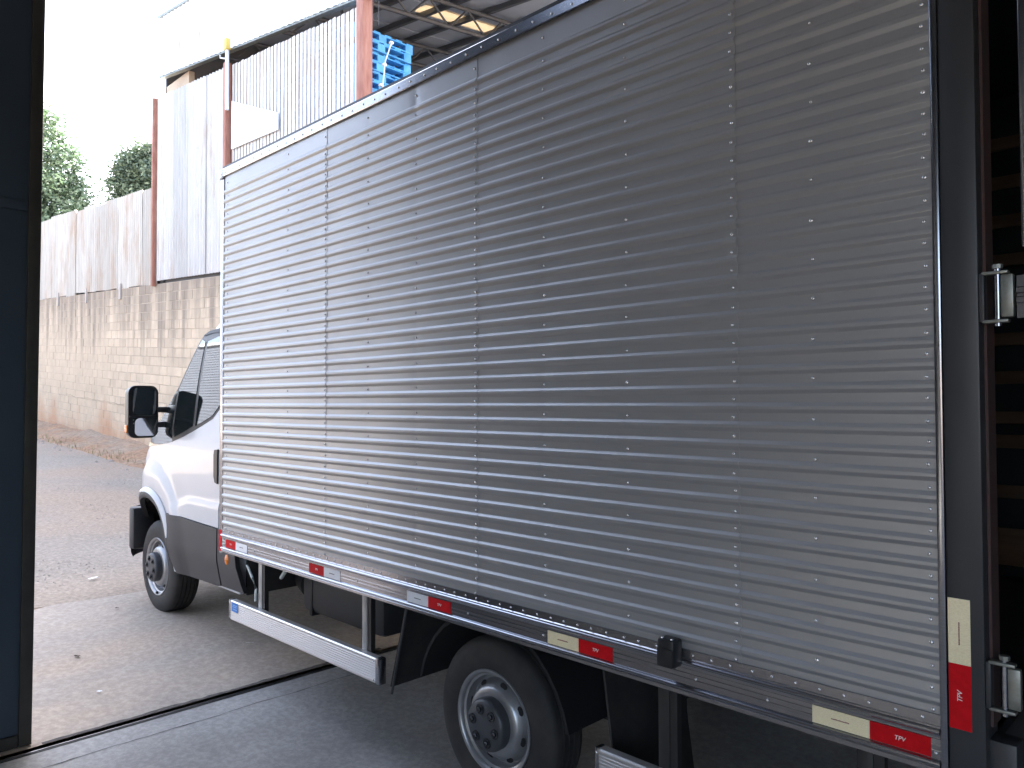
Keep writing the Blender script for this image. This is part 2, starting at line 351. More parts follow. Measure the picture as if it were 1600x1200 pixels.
# earth bank at the foot of the block wall
V, F = [], []
nx, ny = 150, 8
for i in range(nx+1):
    for j in range(ny+1):
        x = 7+(33)*i/nx; t = j/ny; y = -4.25+t*1.25
        h = 0.20*(1-t)**1.3+0.09*noise.noise(Vector((x*0.9, y*1.5, 0)))*(1-t)+0.04*noise.noise(Vector((x*3, y*4, 0)))*(1-t*0.8)
        V.append((x, y, zg(x)+max(-0.03, h+0.004)-(0.06 if j == ny else 0)))
for i in range(nx):
    for j in range(ny):
        a = i*(ny+1)+j; F.append((a, a+ny+1, a+ny+2, a+1))
tag(meshobj('earth_bank', V, F, SOIL, smooth=True), kind='structure')
tag(sheet('terrace', 4.7, 60, -40, -4.42, 0, mat('pale_bounce_concrete', (0.46, 0.46, 0.46), 0.85, 0, c2=(0.38, 0.38, 0.38), scale=1.2, world=True), 30, 10), kind='structure')  # unseen floor, coloured pale to bounce light under the shed roof
for v in bpy.data.objects['terrace'].data.vertices: v.co.z = 3.973+0.0606*(min(v.co.x, 40)-14)-0.12

V, F = [], []
for i in range(201):
    y = -3.6+8*i/200
    xa = 6.70; xb = 7.02+0.16*noise.noise(Vector((y*1.1, 4, 0)))+0.08*noise.noise(Vector((y*4.3, 1, 0)))
    for q in range(4): x = xa+(xb-xa)*q/3; V.append((x, y, zg(x)+0.010-0.016*(q/3)**2+0.003*noise.noise(Vector((x*9, y*9, 0)))))
for i in range(200):
    for q in range(3): a = i*4+q; F.append((a, a+4, a+5, a+1))
tag(meshobj('dirt_edge', V, F, SOILD, smooth=True), kind='structure')
# loose stones on the road and along the apron edge, weeds on the bank
def stones(name, n, fn, m):
    V, F = [], []
    for _ in range(n):
        x, y, s = fn(); z = zg(x)
        b = len(V); k = 5
        a0 = random.random()*6
        for q in range(k):
            a = a0+2*math.pi*q/k; rr = s*random.uniform(0.7, 1.2)
            V.append((x+rr*math.cos(a), y+rr*math.sin(a), z-0.003+random.uniform(0, 0.004)))
        V.append((x+s*0.3*random.uniform(-1, 1), y+s*0.3*random.uniform(-1, 1), z+s*random.uniform(0.5, 0.9)))
        for q in range(k): F.append((b+q, b+(q+1) % k, b+k))
    return tag(meshobj(name, V, F, m), kind='stuff')
stones('gravel', 4500, lambda: (6.75+random.random()**2*9, random.uniform(-3, 2.2), random.uniform(0.005, 0.012)), STONE)
stones('rubble', 90, lambda: (random.uniform(10, 27), -3.0+random.uniform(-0.9, 0.25), random.uniform(0.02, 0.075)), STONE)
V, F = [], []
for _ in range(260):
    x = random.choice((random.gauss(21.5, 1.2), random.gauss(17, 0.8), random.uniform(12, 27))); y = -3.25+random.gauss(0, 0.16); z = zg(x)+0.03
    a = random.random()*6.28; h = random.uniform(0.05, 0.16); w_ = 0.006
    dx, dy = math.cos(a), math.sin(a); b = len(V)
    V += [(x-dy*w_, y+dx*w_, z), (x+dy*w_, y-dx*w_, z), (x+dx*h*0.5, y+dy*h*0.5, z+h)]; F.append((b, b+1, b+2))
tag(meshobj('weeds', V, F, GRASSM), kind='stuff')

# scraps of litter lying on the ground
def scrap(label, x, y, sx, sy, a, m, grp='scraps of litter on the ground'):
    bm = bmesh.new(); vs = []
    for i in range(4):
        for j in range(3):
            u = (i/3-0.5)*sx; v = (j/2-0.5)*sy
            vs.append(bm.verts.new((u*math.cos(a)-v*math.sin(a), u*math.sin(a)+v*math.cos(a), 0.006+0.006*random.random())))
    for i in range(3):
        for j in range(2): bm.faces.new((vs[i*3+j], vs[i*3+j+3], vs[i*3+j+4], vs[i*3+j+1]))
    o = link('litter_scrap', bm, m); o.location = (x, y, zg(x)+0.016); tag(o, label, 'litter', grp)
scrap('white paper scrap lying on the gravel left of the front wheel', 7.45, -0.06, 0.03, 0.09, 0.4, WHITE)
scrap('tiny white scrap on the concrete apron before the door track', 4.75, 0.70, 0.022, 0.022, 0.4, WHITE)
scrap('thin pale splinter on the concrete beneath the front guard bar', 4.95, -0.30, 0.05, 0.012, 1.0, SLATW)
scrap('small dark leaf on the apron near the tyre', 6.4, 0.08, 0.03, 0.02, 1.0, BARK)
scrap('dark leaf lying alone in the middle of the apron', 5.45, 0.62, 0.045, 0.02, 0.3, BARK)

# ------------------------------------------------------------------ own building (round the camera)
wh = thing('warehouse', 'dark warehouse with tall open doorway around the rear of the truck', 'warehouse', (0, 0, 0))
def wpart(name, dims, m, bev=0): return bx(name, dims, m, wh, bev)
XW = 4.10
wpart('side_wall', (-14, -4.6, 6.0, 6.2, -0.8, 7.4), WALLI); wpart('side_wall', (-0.1, XW, 6.0, 6.2, -0.8, 7.4), WALLI)
wpart('lintel', (-4.6, -0.1, 6.0, 6.2, 3.5, 7.4), WALLI)  # unseen side opening below, added to light the rear of the box
wpart('side_wall', (-14, XW, -4.3, -4.1, -0.8, 7.4), WALLI)
wpart('rear_wall', (-14.2, -14, -4.3, 6.2, -0.8, 7.4), WALLI)
wpart('front_wall', (XW, XW+0.08, 4.6, 8, -0.8, 5.35), WALLI)
wpart('lintel', (XW, XW+0.10, -4.3, 8, 5.35, 7.4), WALLI)
for y0, y1 in ((-4.3, -2.2), (-0.8, 0.6), (2.0, 3.2), (4.8, 6.2)):
    wpart('roof_sheet', (-14, XW+0.5, y0, y1, 7.4, 7.46), ROOFU)
wpart('roof_sheet', (-14, XW+0.5, -2.195, -0.805, 7.402, 7.41), ROOFU)
for y0, y1 in ((0.6, 2.0), (3.2, 4.8)):  # unseen skylights in these bays are added to brighten the interior
    if y0 > 3: wpart('roof_sheet', (-9, -1.5, y0+0.005, y1-0.005, 7.412, 7.43), ROOFU)
    for x0, x1, m_ in ((-14, -9, ROOFU), (-9, -3.5, SKYFILL), (-3.5, -1.5, ROOFU), (-1.5, 3.0 if y0 < 3 else 1.0, SKYFILL), (3.0 if y0 < 3 else 1.0, XW+0.5, ROOFU)):
        wpart('fill_skylight' if m_ is SKYFILL else 'roof_sheet', (x0, x1, y0, y1, 7.402, 7.41), m_)
for x in (-11, -7, -3, 1): wpart('roof_beam', (x-0.08, x+0.08, -4.1, 6, 7.05, 7.38), STEELD)

# sliding door panel at the left edge of the view
sdp = thing('sliding_door', 'dark blue-grey sliding warehouse door half closed at the left', 'sliding door', (4.32, 1.14, zg(4.3)+0.02))
sdp.rotation_euler = (R(0.4), 0, 0)
bx('door_sheet', (-0.012, 0.0, 0.055, 4.6, 0.02, 5.2), DOORP, sdp)
bx('frame_stile', (-0.03, 0.03, 0.0, 0.055, 0.0, 5.2), DFRAME, sdp, 0.004)
bx('frame_stile', (-0.03, 0.03, 4.545, 4.6, 0.0, 5.2), DFRAME, sdp, 0.004)
bx('frame_rail', (-0.027, 0.027, 0.056, 4.544, 0.0, 0.06), DFRAME, sdp, 0.004)
bx('frame_rail', (-0.027, 0.027, 0.056, 4.544, 5.14, 5.2), DFRAME, sdp, 0.004)
bx('frame_rail', (-0.022, 0.022, 0.056, 4.544, 2.60, 2.65), DOORP, sdp, 0.004)
for y in (0.5, 1.6, 2.7, 3.8):
    bx('stiffener', (-0.03, -0.013, y-0.02, y+0.02, 0.061, 2.59), DOORP, sdp, 0.003)
for y in (0.35, 4.2):
    bm = bmesh.new(); lathe_y(bm, [(0, -0.02), (0.05, -0.02), (0.05, 0.02), (0, 0.02)], 20, 0, -0.0, y)
    o = link('roller', bm, ZINC, sdp); o.rotation_euler = (0, 0, 0)

# floor track of the sliding door
trk = thing('door_track', 'worn steel floor track of the sliding door crossing the concrete', 'door track', (4.243, 0, zg(4.243)))
bm = bmesh.new(); box(bm, -0.0205, 0.0185, -4.0, 6.5, -0.08, -0.018); link('groove_bed', bm, mat('groove_dirt', (0.045, 0.040, 0.035), 0.95, 0, c2=(0.09, 0.078, 0.066), scale=14, world=True), trk)
bm = bmesh.new()
box(bm, -0.007, 0.005, -4.0, 6.5, -0.03, 0.006, bev=0.002); link('rail_bar', bm, TRACKM, trk, True)
bm = bmesh.new(); box(bm, -0.0205, -0.014, -4.0, 6.5, -0.017, 0.003); link('edge_angle', bm, DFRAME, trk)
# crack running beside the track and broken concrete edge
V, F = [], []
for i in range(121):
    y = -0.6+2.0*i/120; x = 4.04+0.012*noise.noise(Vector((y*4, 0, 0)))+0.006*noise.noise(Vector((y*17, 2, 0)))
    w_ = 0.0035*(0.6+0.6*noise.noise(Vector((y*9, 5, 0))))
    V += [(x-w_, y, zg(x)+0.002), (x+w_, y, zg(x)+0.002)]
for i in range(120): F.append((2*i, 2*i+2, 2*i+3, 2*i+1))
tag(meshobj('floor_crack', V, F, DARK), kind='structure')
V, F = [], []
for i in range(90):
    y = 1.1-2.0*i/89; x = 4.285+0.02*noise.noise(Vector((y*5, 0, 7)))+0.012*noise.noise(Vector((y*21, 2, 7)))
    w_ = 0.018*max(0.0, 0.35+1.1*noise.noise(Vector((y*2.3, 8, 1))))+0.0015
    V += [(4.263, y, zg(4.263)+0.0165), (x+w_, y, zg(x)+0.0165)]
for i in range(89): F.append((2*i, 2*i+2, 2*i+3, 2*i+1))
tag(meshobj('broken_edge', V, F, mat('crumbled_concrete', (0.07, 0.062, 0.055), 0.95, 0, c2=(0.14, 0.12, 0.105), scale=18, world=True, bump=0.004, bscale=60)), kind='structure')

# ------------------------------------------------------------------ block wall
WSL = math.atan(0.0606)
bw = thing('block_wall', 'tall stained concrete block retaining wall along the gravel road', 'wall', (14, -4.2, 3.973))
bw.rotation_euler = (0, -WSL, 0)
def wall_local(name, dims, m): return bx(name, dims, m, bw)
wall_local('mortar_core', (-9.6, 22, -0.2, -0.006, -4.1, -0.003), MORTAR)
def blockmesh():
    bm = bmesh.new(); box(bm, 0.0, 0.390, -0.02, 0.0, 0.0, 0.190)
    bmesh.ops.bevel(bm, geom=[e for e in bm.edges if all(abs(v.co.y) < 1e-6 for v in e.verts)], offset=0.006, segments=1, affect='EDGES')
    return bm
proto = None; rest = bmesh.new(); cand = []
for row in range(20):
    for k in range(-24, 55):
        x = k*0.4+(0.2 if row % 2 else 0); z = -(row+1)*0.2
        if x < -9.5 or x > 21.6: continue
        cand.append((x, z))
vis = [c for c in cand if c[0] > -0.6 and c[1] > -3.75]
vis.sort(key=lambda c: c[0]); own = set(vis[:300])
for x, z in cand:
    yo = random.uniform(-0.004, 0.003)
    if (x, z) in own:
        if proto is None:
            proto = link('block', blockmesh(), BLOCK, bw); o = proto
        else: o = share(proto, 'block')
        o.location = (x, yo, z); o.rotation_euler = (random.uniform(-0.004, 0.004), random.uniform(-0.004, 0.004), random.uniform(-0.006, 0.006))
    else:
        box(rest, x, x+0.39, -0.02, yo, z, z+0.19)
ro = link('remaining_blocks', rest, BLOCK, bw); ro['kind'] = 'stuff'
# cracked render band near the foot
bm = bmesh.new()
for a, b in ((-0.5, 3.9), (4.3, 10.5)):
    pts = [(a+(b-a)*i/24, 0.004, -2.78+0.05*noise.noise(Vector((a+i*0.4, 0, 3)))+0.01*math.sin(i)) for i in range(25)]
    tube(bm, pts, [0.004+0.012*max(0, noise.noise(Vector((i*0.35, a, 9)))) for i in range(25)], 5)
link('crack', bm, MORTAR, bw)

# ------------------------------------------------------------------ sheet fences
def corr_bm(width, h0, h1, top_l, top_r, pitch=0.14, amp=0.030, ph=0.0):
    """corrugated sheet: local x 0..width, bottom h0->h1, top top_l->top_r."""
    n = max(4, int(round(width/pitch))*6); V, F = [], []
    nz_ = 5
    for i in range(n+1):
        x = width*i/n; t = i/n
        y = amp*math.sin(2*math.pi*(x/pitch)+ph)
        zb = h0+(h1-h0)*t; zt = top_l+(top_r-top_l)*t
        for j in range(nz_+1):
            V.append((x, y+0.012*noise.noise(Vector((x*1.3+ph, j*0.7, ph))), zb+(zt-zb)*j/nz_))
    for i in range(n):
        for j in range(nz_):
            a = i*(nz_+1)+j; F.append((a, a+nz_+1, a+nz_+2, a+1))
    return V, F
def ztop_wall(x): return 3.973+0.0606*(x-14)
fa = thing('rusty_sheet_fence', 'low rusty corrugated sheet fence on the wall beside the trees', 'fence', (17.4, -4.22, ztop_wall(17.4)))
def ztop_f(x): return 6.368+0.0875*(x-17.363)
x = 17.42; k = 0
while x < 33:
    w_ = random.choice((0.78, 0.84, 0.9)); j = random.uniform(-0.05, 0.05); jb = random.uniform(-0.01, 0.045)
    V, F = corr_bm(w_+0.12, ztop_wall(x)+jb, ztop_wall(x+w_)+jb+random.uniform(-0.02, 0.03), ztop_f(x)+j, ztop_f(x+w_)+j, ph=random.random()*6)
    V = [(vx+x-17.4, vy+0.008*(k % 2), vz-ztop_wall(17.4)) for vx, vy, vz in V]
    meshobj('corrugated_sheet', V, F, GALV, fa, True); x += w_; k += 1
for x in (19.6, 22.2, 24.8, 27.4, 30): bx('fence_post', (x-17.4-0.04, x-17.4+0.04, 0.02, 0.06, ztop_wall(x)-ztop_wall(17.4)-0.25, ztop_wall(x)-ztop_wall(17.4)+0.12), mat('pale_foot', (0.5, 0.45, 0.4), 0.9), fa)
bx('fence_rail', (0.1, 15, -0.09, -0.04, 0.75, 0.81), RUST, fa)
bm = bmesh.new(); quadslab_ = [(0, -0.06, -0.12), (15, -0.06, 15*0.0606-0.12), (15, -0.06, 15*0.0606+0.12), (0, -0.06, 0.12)]
bm.faces.new([bm.verts.new(q) for q in quadslab_]); bmesh.ops.solidify(bm, geom=bm.faces[:], thickness=0.03)
link('dark_foot_board', bm, STEELD, fa)  # dark board added so the gap under the sheets stays dark

# ------------------------------------------------------------------ shed on the terrace above the wall
sh = thing('open_shed', 'large open-sided shed with white fascia and dark steel roof', 'shed', (9.4, -4.2, ztop_wall(9.4)))
SH = Vector(sh.location)
def sp(name, bm, m, smooth=False):
    for v in bm.verts: v.co -= SH
    return link(name, bm, m, sh, smooth)
def zroof(x, y): return 9.0+0.12*(x-9.5)+0.12*(-4.2-y)
def quadslab(bm, pts, n, th):
    n = Vector(n); a = [bm.verts.new(p) for p in pts]; b = [bm.verts.new(Vector(p)+n*th) for p in pts]
    bm.faces.new(a); bm.faces.new(b[::-1])
    for i in range(4): bm.faces.new((a[i], a[(i+1) % 4], b[(i+1) % 4], b[i]))
# posts (rust red)
for x, zt, r in ((9.31, 7.5, 0.085), (13.78, 7.95, 0.055), (17.37, 8.3, 0.045)):
    bm = bmesh.new(); box(bm, x-r, x+r, -4.16-2*r+0.06, -4.10, ztop_wall(x)-0.05, zt, 0.006); sp('rust_post', bm, RUST, True)
for x in (5.5, 9.31, 13.4, 17.2):
    for y in (-12.0,):
        bm = bmesh.new(); box(bm, x-0.1, x+0.1, y-0.1, y+0.1, 3.4, zroof(x, y)-0.35, 0.005); sp('steel_column', bm, STEELD, True)
# cladding slats between the middle and the near post
proto_s = None
def zs(x): return 7.433+0.1085*(x-9.32)
x = 9.50; k = 0
while x < 13.70:
    w_ = 0.099+random.uniform(-0.004, 0.004)
    bm = bmesh.new()
    zt = zs(x)+random.uniform(-0.01, 0.01)
    prof = [(x, -4.208), (x+0.008, -4.205), (x+w_-0.008, -4.205), (x+w_, -4.208)]
    lo = [bm.verts.new((a, b, ztop_wall(x)+0.02)) for a, b in prof]; hi = [bm.verts.new((a, b, zt)) for a, b in prof]
    for i in range(3): bm.faces.new((lo[i], lo[i+1], hi[i+1], hi[i]))
    o = sp('slat', bm, SLATW); sm = o.modifiers.new('thick', 'SOLIDIFY'); sm.thickness = 0.004
    x += 0.124
for z in (4.6, 5.9, 7.0):
    bm = bmesh.new(); quadslab(bm, [(9.4, -4.27, z), (13.7, -4.27, z+0.4), (13.7, -4.27, z+0.46), (9.4, -4.27, z+0.06)], (0, -1, 0), 0.05); sp('slat_rail', bm, STEELD)
# white quad standing for an overexposed patch of light on the slats
bm = bmesh.new(); quadslab(bm, [(13.62, -4.185, 6.28), (11.86, -4.185, 6.20), (11.86, -4.185, 6.49), (13.62, -4.185, 7.19)], (0, 1, 0), 0.02); sp('glare_patch', bm, WHITE)
# pale corrugated bay between the two thin posts
x = 13.86; k = 0
while x < 17.28:
    w_ = 0.86
    V, F = corr_bm(w_+0.04, ztop_wall(x)+0.07, ztop_wall(x+w_)+0.07, 7.918+0.115*(x-13.8), 7.918+0.115*(x+w_-13.8), pitch=0.14, amp=0.030, ph=k*1.3)
    V = [(vx+x-SH.x, vy-4.20-SH.y+0.007*(k % 2), vz-SH.z) for vx, vy, vz in V]
    o = meshobj('corrugated_sheet', V, F, GALW, sh, True); x += w_; k += 1
# dark board put in to stand for the shaded gap below those sheets
bm = bmesh.new(); quadslab(bm, [(13.7, -4.30, ztop_wall(13.7)), (17.7, -4.30, ztop_wall(17.7)), (17.7, -4.30, ztop_wall(17.7)+0.4), (13.7, -4.30, ztop_wall(13.7)+0.4)], (0, -1, 0), 0.03); sp('dark_gap_board', bm, STEELD)
# beige end of the wall under the eave
bm = bmesh.new(); box(bm, 15.9, 17.15, -4.42, -4.30, 7.0, 8.52, 0.004); sp('end_wall', bm, BEIGE)
# white fascia of upright sheets
def zf0(x): return 7.544+0.150*(x-9.49)
x = 8.95; k = 0
while x < 17.05:
    w_ = 1.0 if x+1.0 < 17.05 else 17.06-x
    V, F = corr_bm(w_, zf0(x), zf0(x+w_), 9.02+0.128*(x-9.5), 9.02+0.128*(x+w_-9.5), pitch=0.2, amp=0.012, ph=0)
    V = [(vx+x-SH.x, vy-4.12-SH.y, vz-SH.z) for vx, vy, vz in V]
    meshobj('fascia_sheet', V, F, WHITE, sh, True); x += w_; k += 1
bm = bmesh.new(); quadslab(bm, [(8.95, -4.13, zf0(8.95)-0.03), (17.06, -4.13, zf0(17.06)-0.03), (17.06, -4.23, zf0(17.06)-0.03), (8.95, -4.23, zf0(8.95)-0.03)], (0, 0, 1), 0.05); sp('fascia_rail', bm, ZINC)
bm = bmesh.new(); quadslab(bm, [(8.95, -4.09, 9.0+0.128*(8.95-9.5)), (17.1, -4.09, 9.0+0.128*7.6), (17.1, -4.2, 9.0+0.128*7.6), (8.95, -4.2, 9.0+0.128*(8.95-9.5))], (0, 0, 1), 0.06); sp('fascia_cap', bm, ZINC)
# roof sheets, rafters, purlins, fibreglass strips
RX = [4.5+0.0+1.0*i for i in range(14)]
strips = {(12.1, 12.6)}
def roofslab(name, x0, x1, y0, y1, m, off=0.0, th=0.02):
    bm = bmesh.new(); quadslab(bm, [(x0, y0, zroof(x0, y0)+off), (x1, y0, zroof(x1, y0)+off), (x1, y1, zroof(x1, y1)+off), (x0, y1, zroof(x0, y1)+off)], (0, 0, 1), th)
    return sp(name, bm, m)
xs = [7.9, 9.0, 10.05, 11.1, 12.1, 12.62, 13.7, 14.8, 15.9, 17.1]
for a, b in zip(xs, xs[1:]):
    if abs(a-12.1) < 0.01:
        roofslab('roof_sheet', a, b, -4.2, -7.6, ROOFU, off=0.004)
        roofslab('fibreglass_strip', a, b, -7.6, -10.4, FIBRE, off=0.004); roofslab('roof_sheet', a, b, -10.4, -15, ROOFU, off=0.004)
    else: roofslab('roof_sheet', a-0.03, b+0.03, -4.2, -15, ROOFU, off=0.023*(xs.index(a) % 2))
for y in (-4.9, -5.9, -6.9, -7.83, -8.68, -9.7, -10.7, -11.7, -12.7, -13.7):
    bm = bmesh.new(); quadslab(bm, [(7.9, y-0.04, zroof(7.9, y)-0.11), (17.05, y-0.04, zroof(17.05, y)-0.11), (17.05, y+0.04, zroof(17.05, y)-0.11), (7.9, y+0.04, zroof(7.9, y)-0.11)], (0, 0, 1), 0.105); sp('purlin', bm, STEELD)
for x in (8.8, 11.4, 14.0, 16.6):
    bm = bmesh.new()
    for dz in (-0.16, -0.62):
        tube(bm, [(x, -4.6, zroof(x, -4.6)+dz), (x, -14.9, zroof(x, -14.9)+dz)], 0.045, 6)
    link_pts = [(-4.6-0.5*i) for i in range(21)]
    for i in range(20):
        a, b = (-0.16, -0.62) if i % 2 else (-0.62, -0.16)
        tube(bm, [(x, link_pts[i], zroof(x, link_pts[i])+a), (x, link_pts[i+1], zroof(x, link_pts[i+1])+b)], 0.022, 5)
    sp('roof_truss', bm, STEELD)
bm = bmesh.new(); tube(bm, [(14.0, -6.9, zroof(14, -6.9)-0.2), (11.4, -5.0, zroof(11.4, -5)-0.5)], 0.03, 6); sp('brace', bm, STEELD)
bm = bmesh.new(); tube(bm, [(11.4, -9.7, zroof(11.4, -9.7)-0.6), (10.0, -9.7, zroof(10, -9.7)-0.12)], 0.03, 6); sp('brace', bm, STEELD)
# back wall of the shed and the pale end wall
bm = bmesh.new(); quadslab(bm, [(7.9, -15.0, 3.0), (17.1, -15.0, 3.0), (17.1, -15.0, zroof(17.1, -15)), (7.9, -15.0, zroof(7.9, -15))], (0, -1, 0), 0.1); sp('back_wall', bm, STEELD)
bm = bmesh.new(); quadslab(bm, [(17.1, -15.0, 3.5), (17.1, -4.3, 3.5), (17.1, -4.3, zroof(17.1, -4.3)+0.02), (17.1, -15.0, zroof(17.1, -15)+0.02)], (1, 0, 0), 0.1); sp('far_wall', bm, STEELD)

# pale building beyond the near end of the shed
pb = thing('cream_building', 'bright cream rendered building just above the truck roof edge', 'building', (7.0, -9.6, 3.5))
bx('wall', (0, 0.45, -2.6, 0.0, 0.0, 7.0), mat('cream_render', (0.74, 0.68, 0.54), 0.85, 0, c2=(0.66, 0.60, 0.48), scale=1.0), pb)
bx('pilaster', (-0.3, -0.003, -0.28, 0.02, 0.0, 7.0), WHITE, pb)
bx('parapet', (-0.32, 0.5, -2.65, 0.06, 7.003, 7.15), BEIGE, pb)

# pale pole with a yellow head beside the middle rust post
pl = thing('pole_lamp', 'thin white pipe with yellow cap beside the middle rust post', 'pole', (13.62, -4.08, 7.0))
bm = bmesh.new(); tube(bm, [(0, 0, 0), (0, 0, 1.12)], 0.035, 10); link('pipe', bm, WHITE, pl, True)
bm = bmesh.new(); box(bm, -0.06, 0.06, -0.05, 0.05, 1.12, 1.33, 0.015); link('cap', bm, YEL, pl, True)
bm = bmesh.new(); tube(bm, [(0, 0.03, 0.95), (0.04, 0.12, 0.95), (0.04, 0.12, 1.0)], 0.015, 6); link('hook', bm, WHITE, pl)

# small white bracket leaning in front of the pallets, thin cables hanging behind the post
br = thing('insulator_bracket', 'small white angled bracket standing in front of the blue pallets', 'bracket', (9.42, -4.62, 5.6))
bm = bmesh.new(); tube(bm, [(0.0, 0.12, 0.0), (0.0, -0.02, 1.15), (0.0, -0.13, 1.45)], 0.011, 6); link('arm', bm, WHITE, br)
for q, (y, z) in enumerate(((0.06, 0.75), (0.0, 1.08), (-0.13, 1.46))):
    bm = bmesh.new(); box(bm, -0.025, 0.025, y-0.03, y+0.03, z-0.02, z+0.02, 0.006); link('insulator', bm, WHITE, br, True)
for i, (y, lab) in enumerate(((-4.45, 'thin dark cable hanging closest to the near rust post'), (-4.55, 'thin dark cable hanging in the middle above the pallets'), (-4.66, 'thin dark cable hanging furthest from the rust post'))):
    bm = bmesh.new(); tube(bm, [(9.6, y, 8.5), (9.6+0.01*i, y, 7.9), (9.6, y+0.02, 7.35)], 0.008, 5)
    tag(link('cable', bm, STEELD), lab, 'cable', 'cables hanging beside the shed post')

# ------------------------------------------------------------------ pallets
PW, PL, PH = 1.0, 1.2, 0.158
def pallet_boxes():
    P = []
    for i in range(6): y = -PL/2+i*(PL-0.12)/5; P.append(('deck_board', (-PW/2, PW/2, y, y+0.12, 0.136, 0.156)))
    for i in range(3): x = -PW/2+i*(PW-0.1)/2; P.append(('stringer_board', (x, x+0.1, -PL/2, PL/2, 0.114, 0.1355)))
    for i in range(3):
        for j in range(3):
            x = -PW/2+i*(PW-0.1)/2; y = -PL/2+j*(PL-0.145)/2; P.append(('block', (x, x+0.1, y, y+0.145, 0.022, 0.1135)))
    for i in range(3): x = -PW/2+i*(PW-0.1)/2; P.append(('bottom_board', (x, x+0.1, -PL/2, PL/2, 0.0, 0.0215)))
    return P
cache = {}
ORD = ['topmost', 'second', 'third', 'fourth', 'fifth', 'sixth', 'seventh', 'eighth', 'ninth', 'tenth', 'eleventh', 'twelfth', 'thirteenth',
       'fourteenth', 'fifteenth', 'sixteenth', 'seventeenth', 'eighteenth', 'nineteenth', 'twentieth', 'twenty-first', 'twenty-second', 'twenty-third', 'twenty-fourth']
def pallet(x, y, z, full, label, grp, yaw):
    if full:
        t = thing('pallet', label, 'pallet', (x, y, z), grp); t.rotation_euler = (0, 0, yaw)
        for i, (nm, d) in enumerate(pallet_boxes()):
            if i not in cache: cache[i] = bx(nm, d, PALB, t)
            else:
                o = share(cache[i], nm, t)
    else:
        if 'one' not in cache:
            bm = bmesh.new()
            for nm, d in pallet_boxes(): box(bm, *d)
            cache['one'] = link('pallet', bm, PALB); o = cache['one']
        else: o = share(cache['one'], 'pallet')
        o.location = (x, y, z); o.rotation_euler = (0, 0, yaw); tag(o, label, 'pallet', grp)
zb = ztop_wall(10)-0.36+0.24
n_p = 23; top0 = 7.50
for i in range(n_p):
    z = top0-(i+1)*0.160
    pallet(10.52+random.uniform(-0.03, 0.03), -4.99+random.uniform(-0.025, 0.025), z, i < 9,
           'blue wooden pallet, %s from the top of the tall stack beside the rust post' % ORD[i] if i else 'blue wooden pallet on top of the tall stack beside the rust post', 'pallets in the near stack', random.uniform(-0.015, 0.015))
for i in range(20):
    z = 7.0-(i+1)*0.160
    pallet(11.75+random.uniform(-0.03, 0.03), -4.96+random.uniform(-0.025, 0.025), z, False,
           'blue pallet hidden behind the white slats, %s from the top of its stack' % ORD[i], 'pallets in the stack behind the slats', random.uniform(-0.015, 0.015))
for x, zt in ((10.52, 7.5-n_p*0.160), (11.75, 7.0-20*0.16)):
    g = bx('stack_plinth', (x-0.45, x+0.45, -5.5, -4.45, 3.3, zt-0.002), STEELD)
    tag(g, 'dark plinth under the %s pallet stack' % ('near' if x < 11 else 'far'), 'plinth')

# ------------------------------------------------------------------ trees beyond the fence
def tree(name, label, base, h, lobes, m, n, leaf, seed, trunk_r=0.28):
    rnd = random.Random(seed); t = thing(name, label, 'tree', base, 'trees beyond the fence')
    bm = bmesh.new(); B = Vector((0, 0, 0))
    top = Vector((lobes[0][0], lobes[0][1], lobes[0][2]))
    tube(bm, [B, top*0.35+Vector((0.2, 0.1, 0)), top*0.7, top], [trunk_r, trunk_r*0.8, trunk_r*0.55, 0.08], 9)
    for lx, ly, lz, lr in lobes[1:]:
        s = top*rnd.uniform(0.4, 0.7); e = Vector((lx, ly, lz)); tube(bm, [s, (s+e)/2+Vector((0, 0, 0.4)), e], [trunk_r*0.4, trunk_r*0.25, 0.04], 6)
    link('trunk', bm, BARK, t, True)
    V, F = [], []
    tot = sum(l[3]**2 for l in lobes)
    for lx, ly, lz, lr in lobes:
        ncl = max(6, int(n*lr**2/tot/40))
        for _ in range(ncl):
            u = Vector((rnd.gauss(0, 1), rnd.gauss(0, 1), rnd.gauss(0, 1))).normalized()*lr*(0.35+0.65*rnd.random()**0.5)
            u.z *= 0.85; c = Vector((lx, ly, lz))+u; cr = rnd.uniform(0.3, 0.62)
            for _ in range(40):
                p = c+Vector((rnd.gauss(0, 1), rnd.gauss(0, 1), rnd.gauss(0, 0.8)))*cr*0.62
                a = Vector((rnd.gauss(0, 1), rnd.gauss(0, 1), rnd.gauss(0, 0.6))).normalized()*leaf*rnd.uniform(0.6, 1.2)
                b = a.cross(Vector((rnd.gauss(0, 1), rnd.gauss(0, 1), rnd.gauss(0, 1)))).normalized()*leaf*0.5
                q = len(V); V += [tuple(p-a), tuple(p+b), tuple(p+a), tuple(p-b)]; F.append((q, q+1, q+2, q+3))
    meshobj('crown', V, F, m, t)
zt_ = 3.6
tree('broadleaf_tree', 'leafy green tree rising beside the dark sliding door edge', (45, -7.0, zt_), 14,
     [(0, 0, 9.5, 2.6), (0, -1.6, 10.6, 1.7), (0.3, -2.4, 8.6, 1.6), (0, -1.0, 12.3, 1.3), (0.2, -3.1, 9.4, 0.8), (0, 1.8, 10, 2.4), (0.5, -1.6, 6.6, 1.8), (0, 0.2, 6, 2.2)], LEAFA, 34000, 0.13, 3)
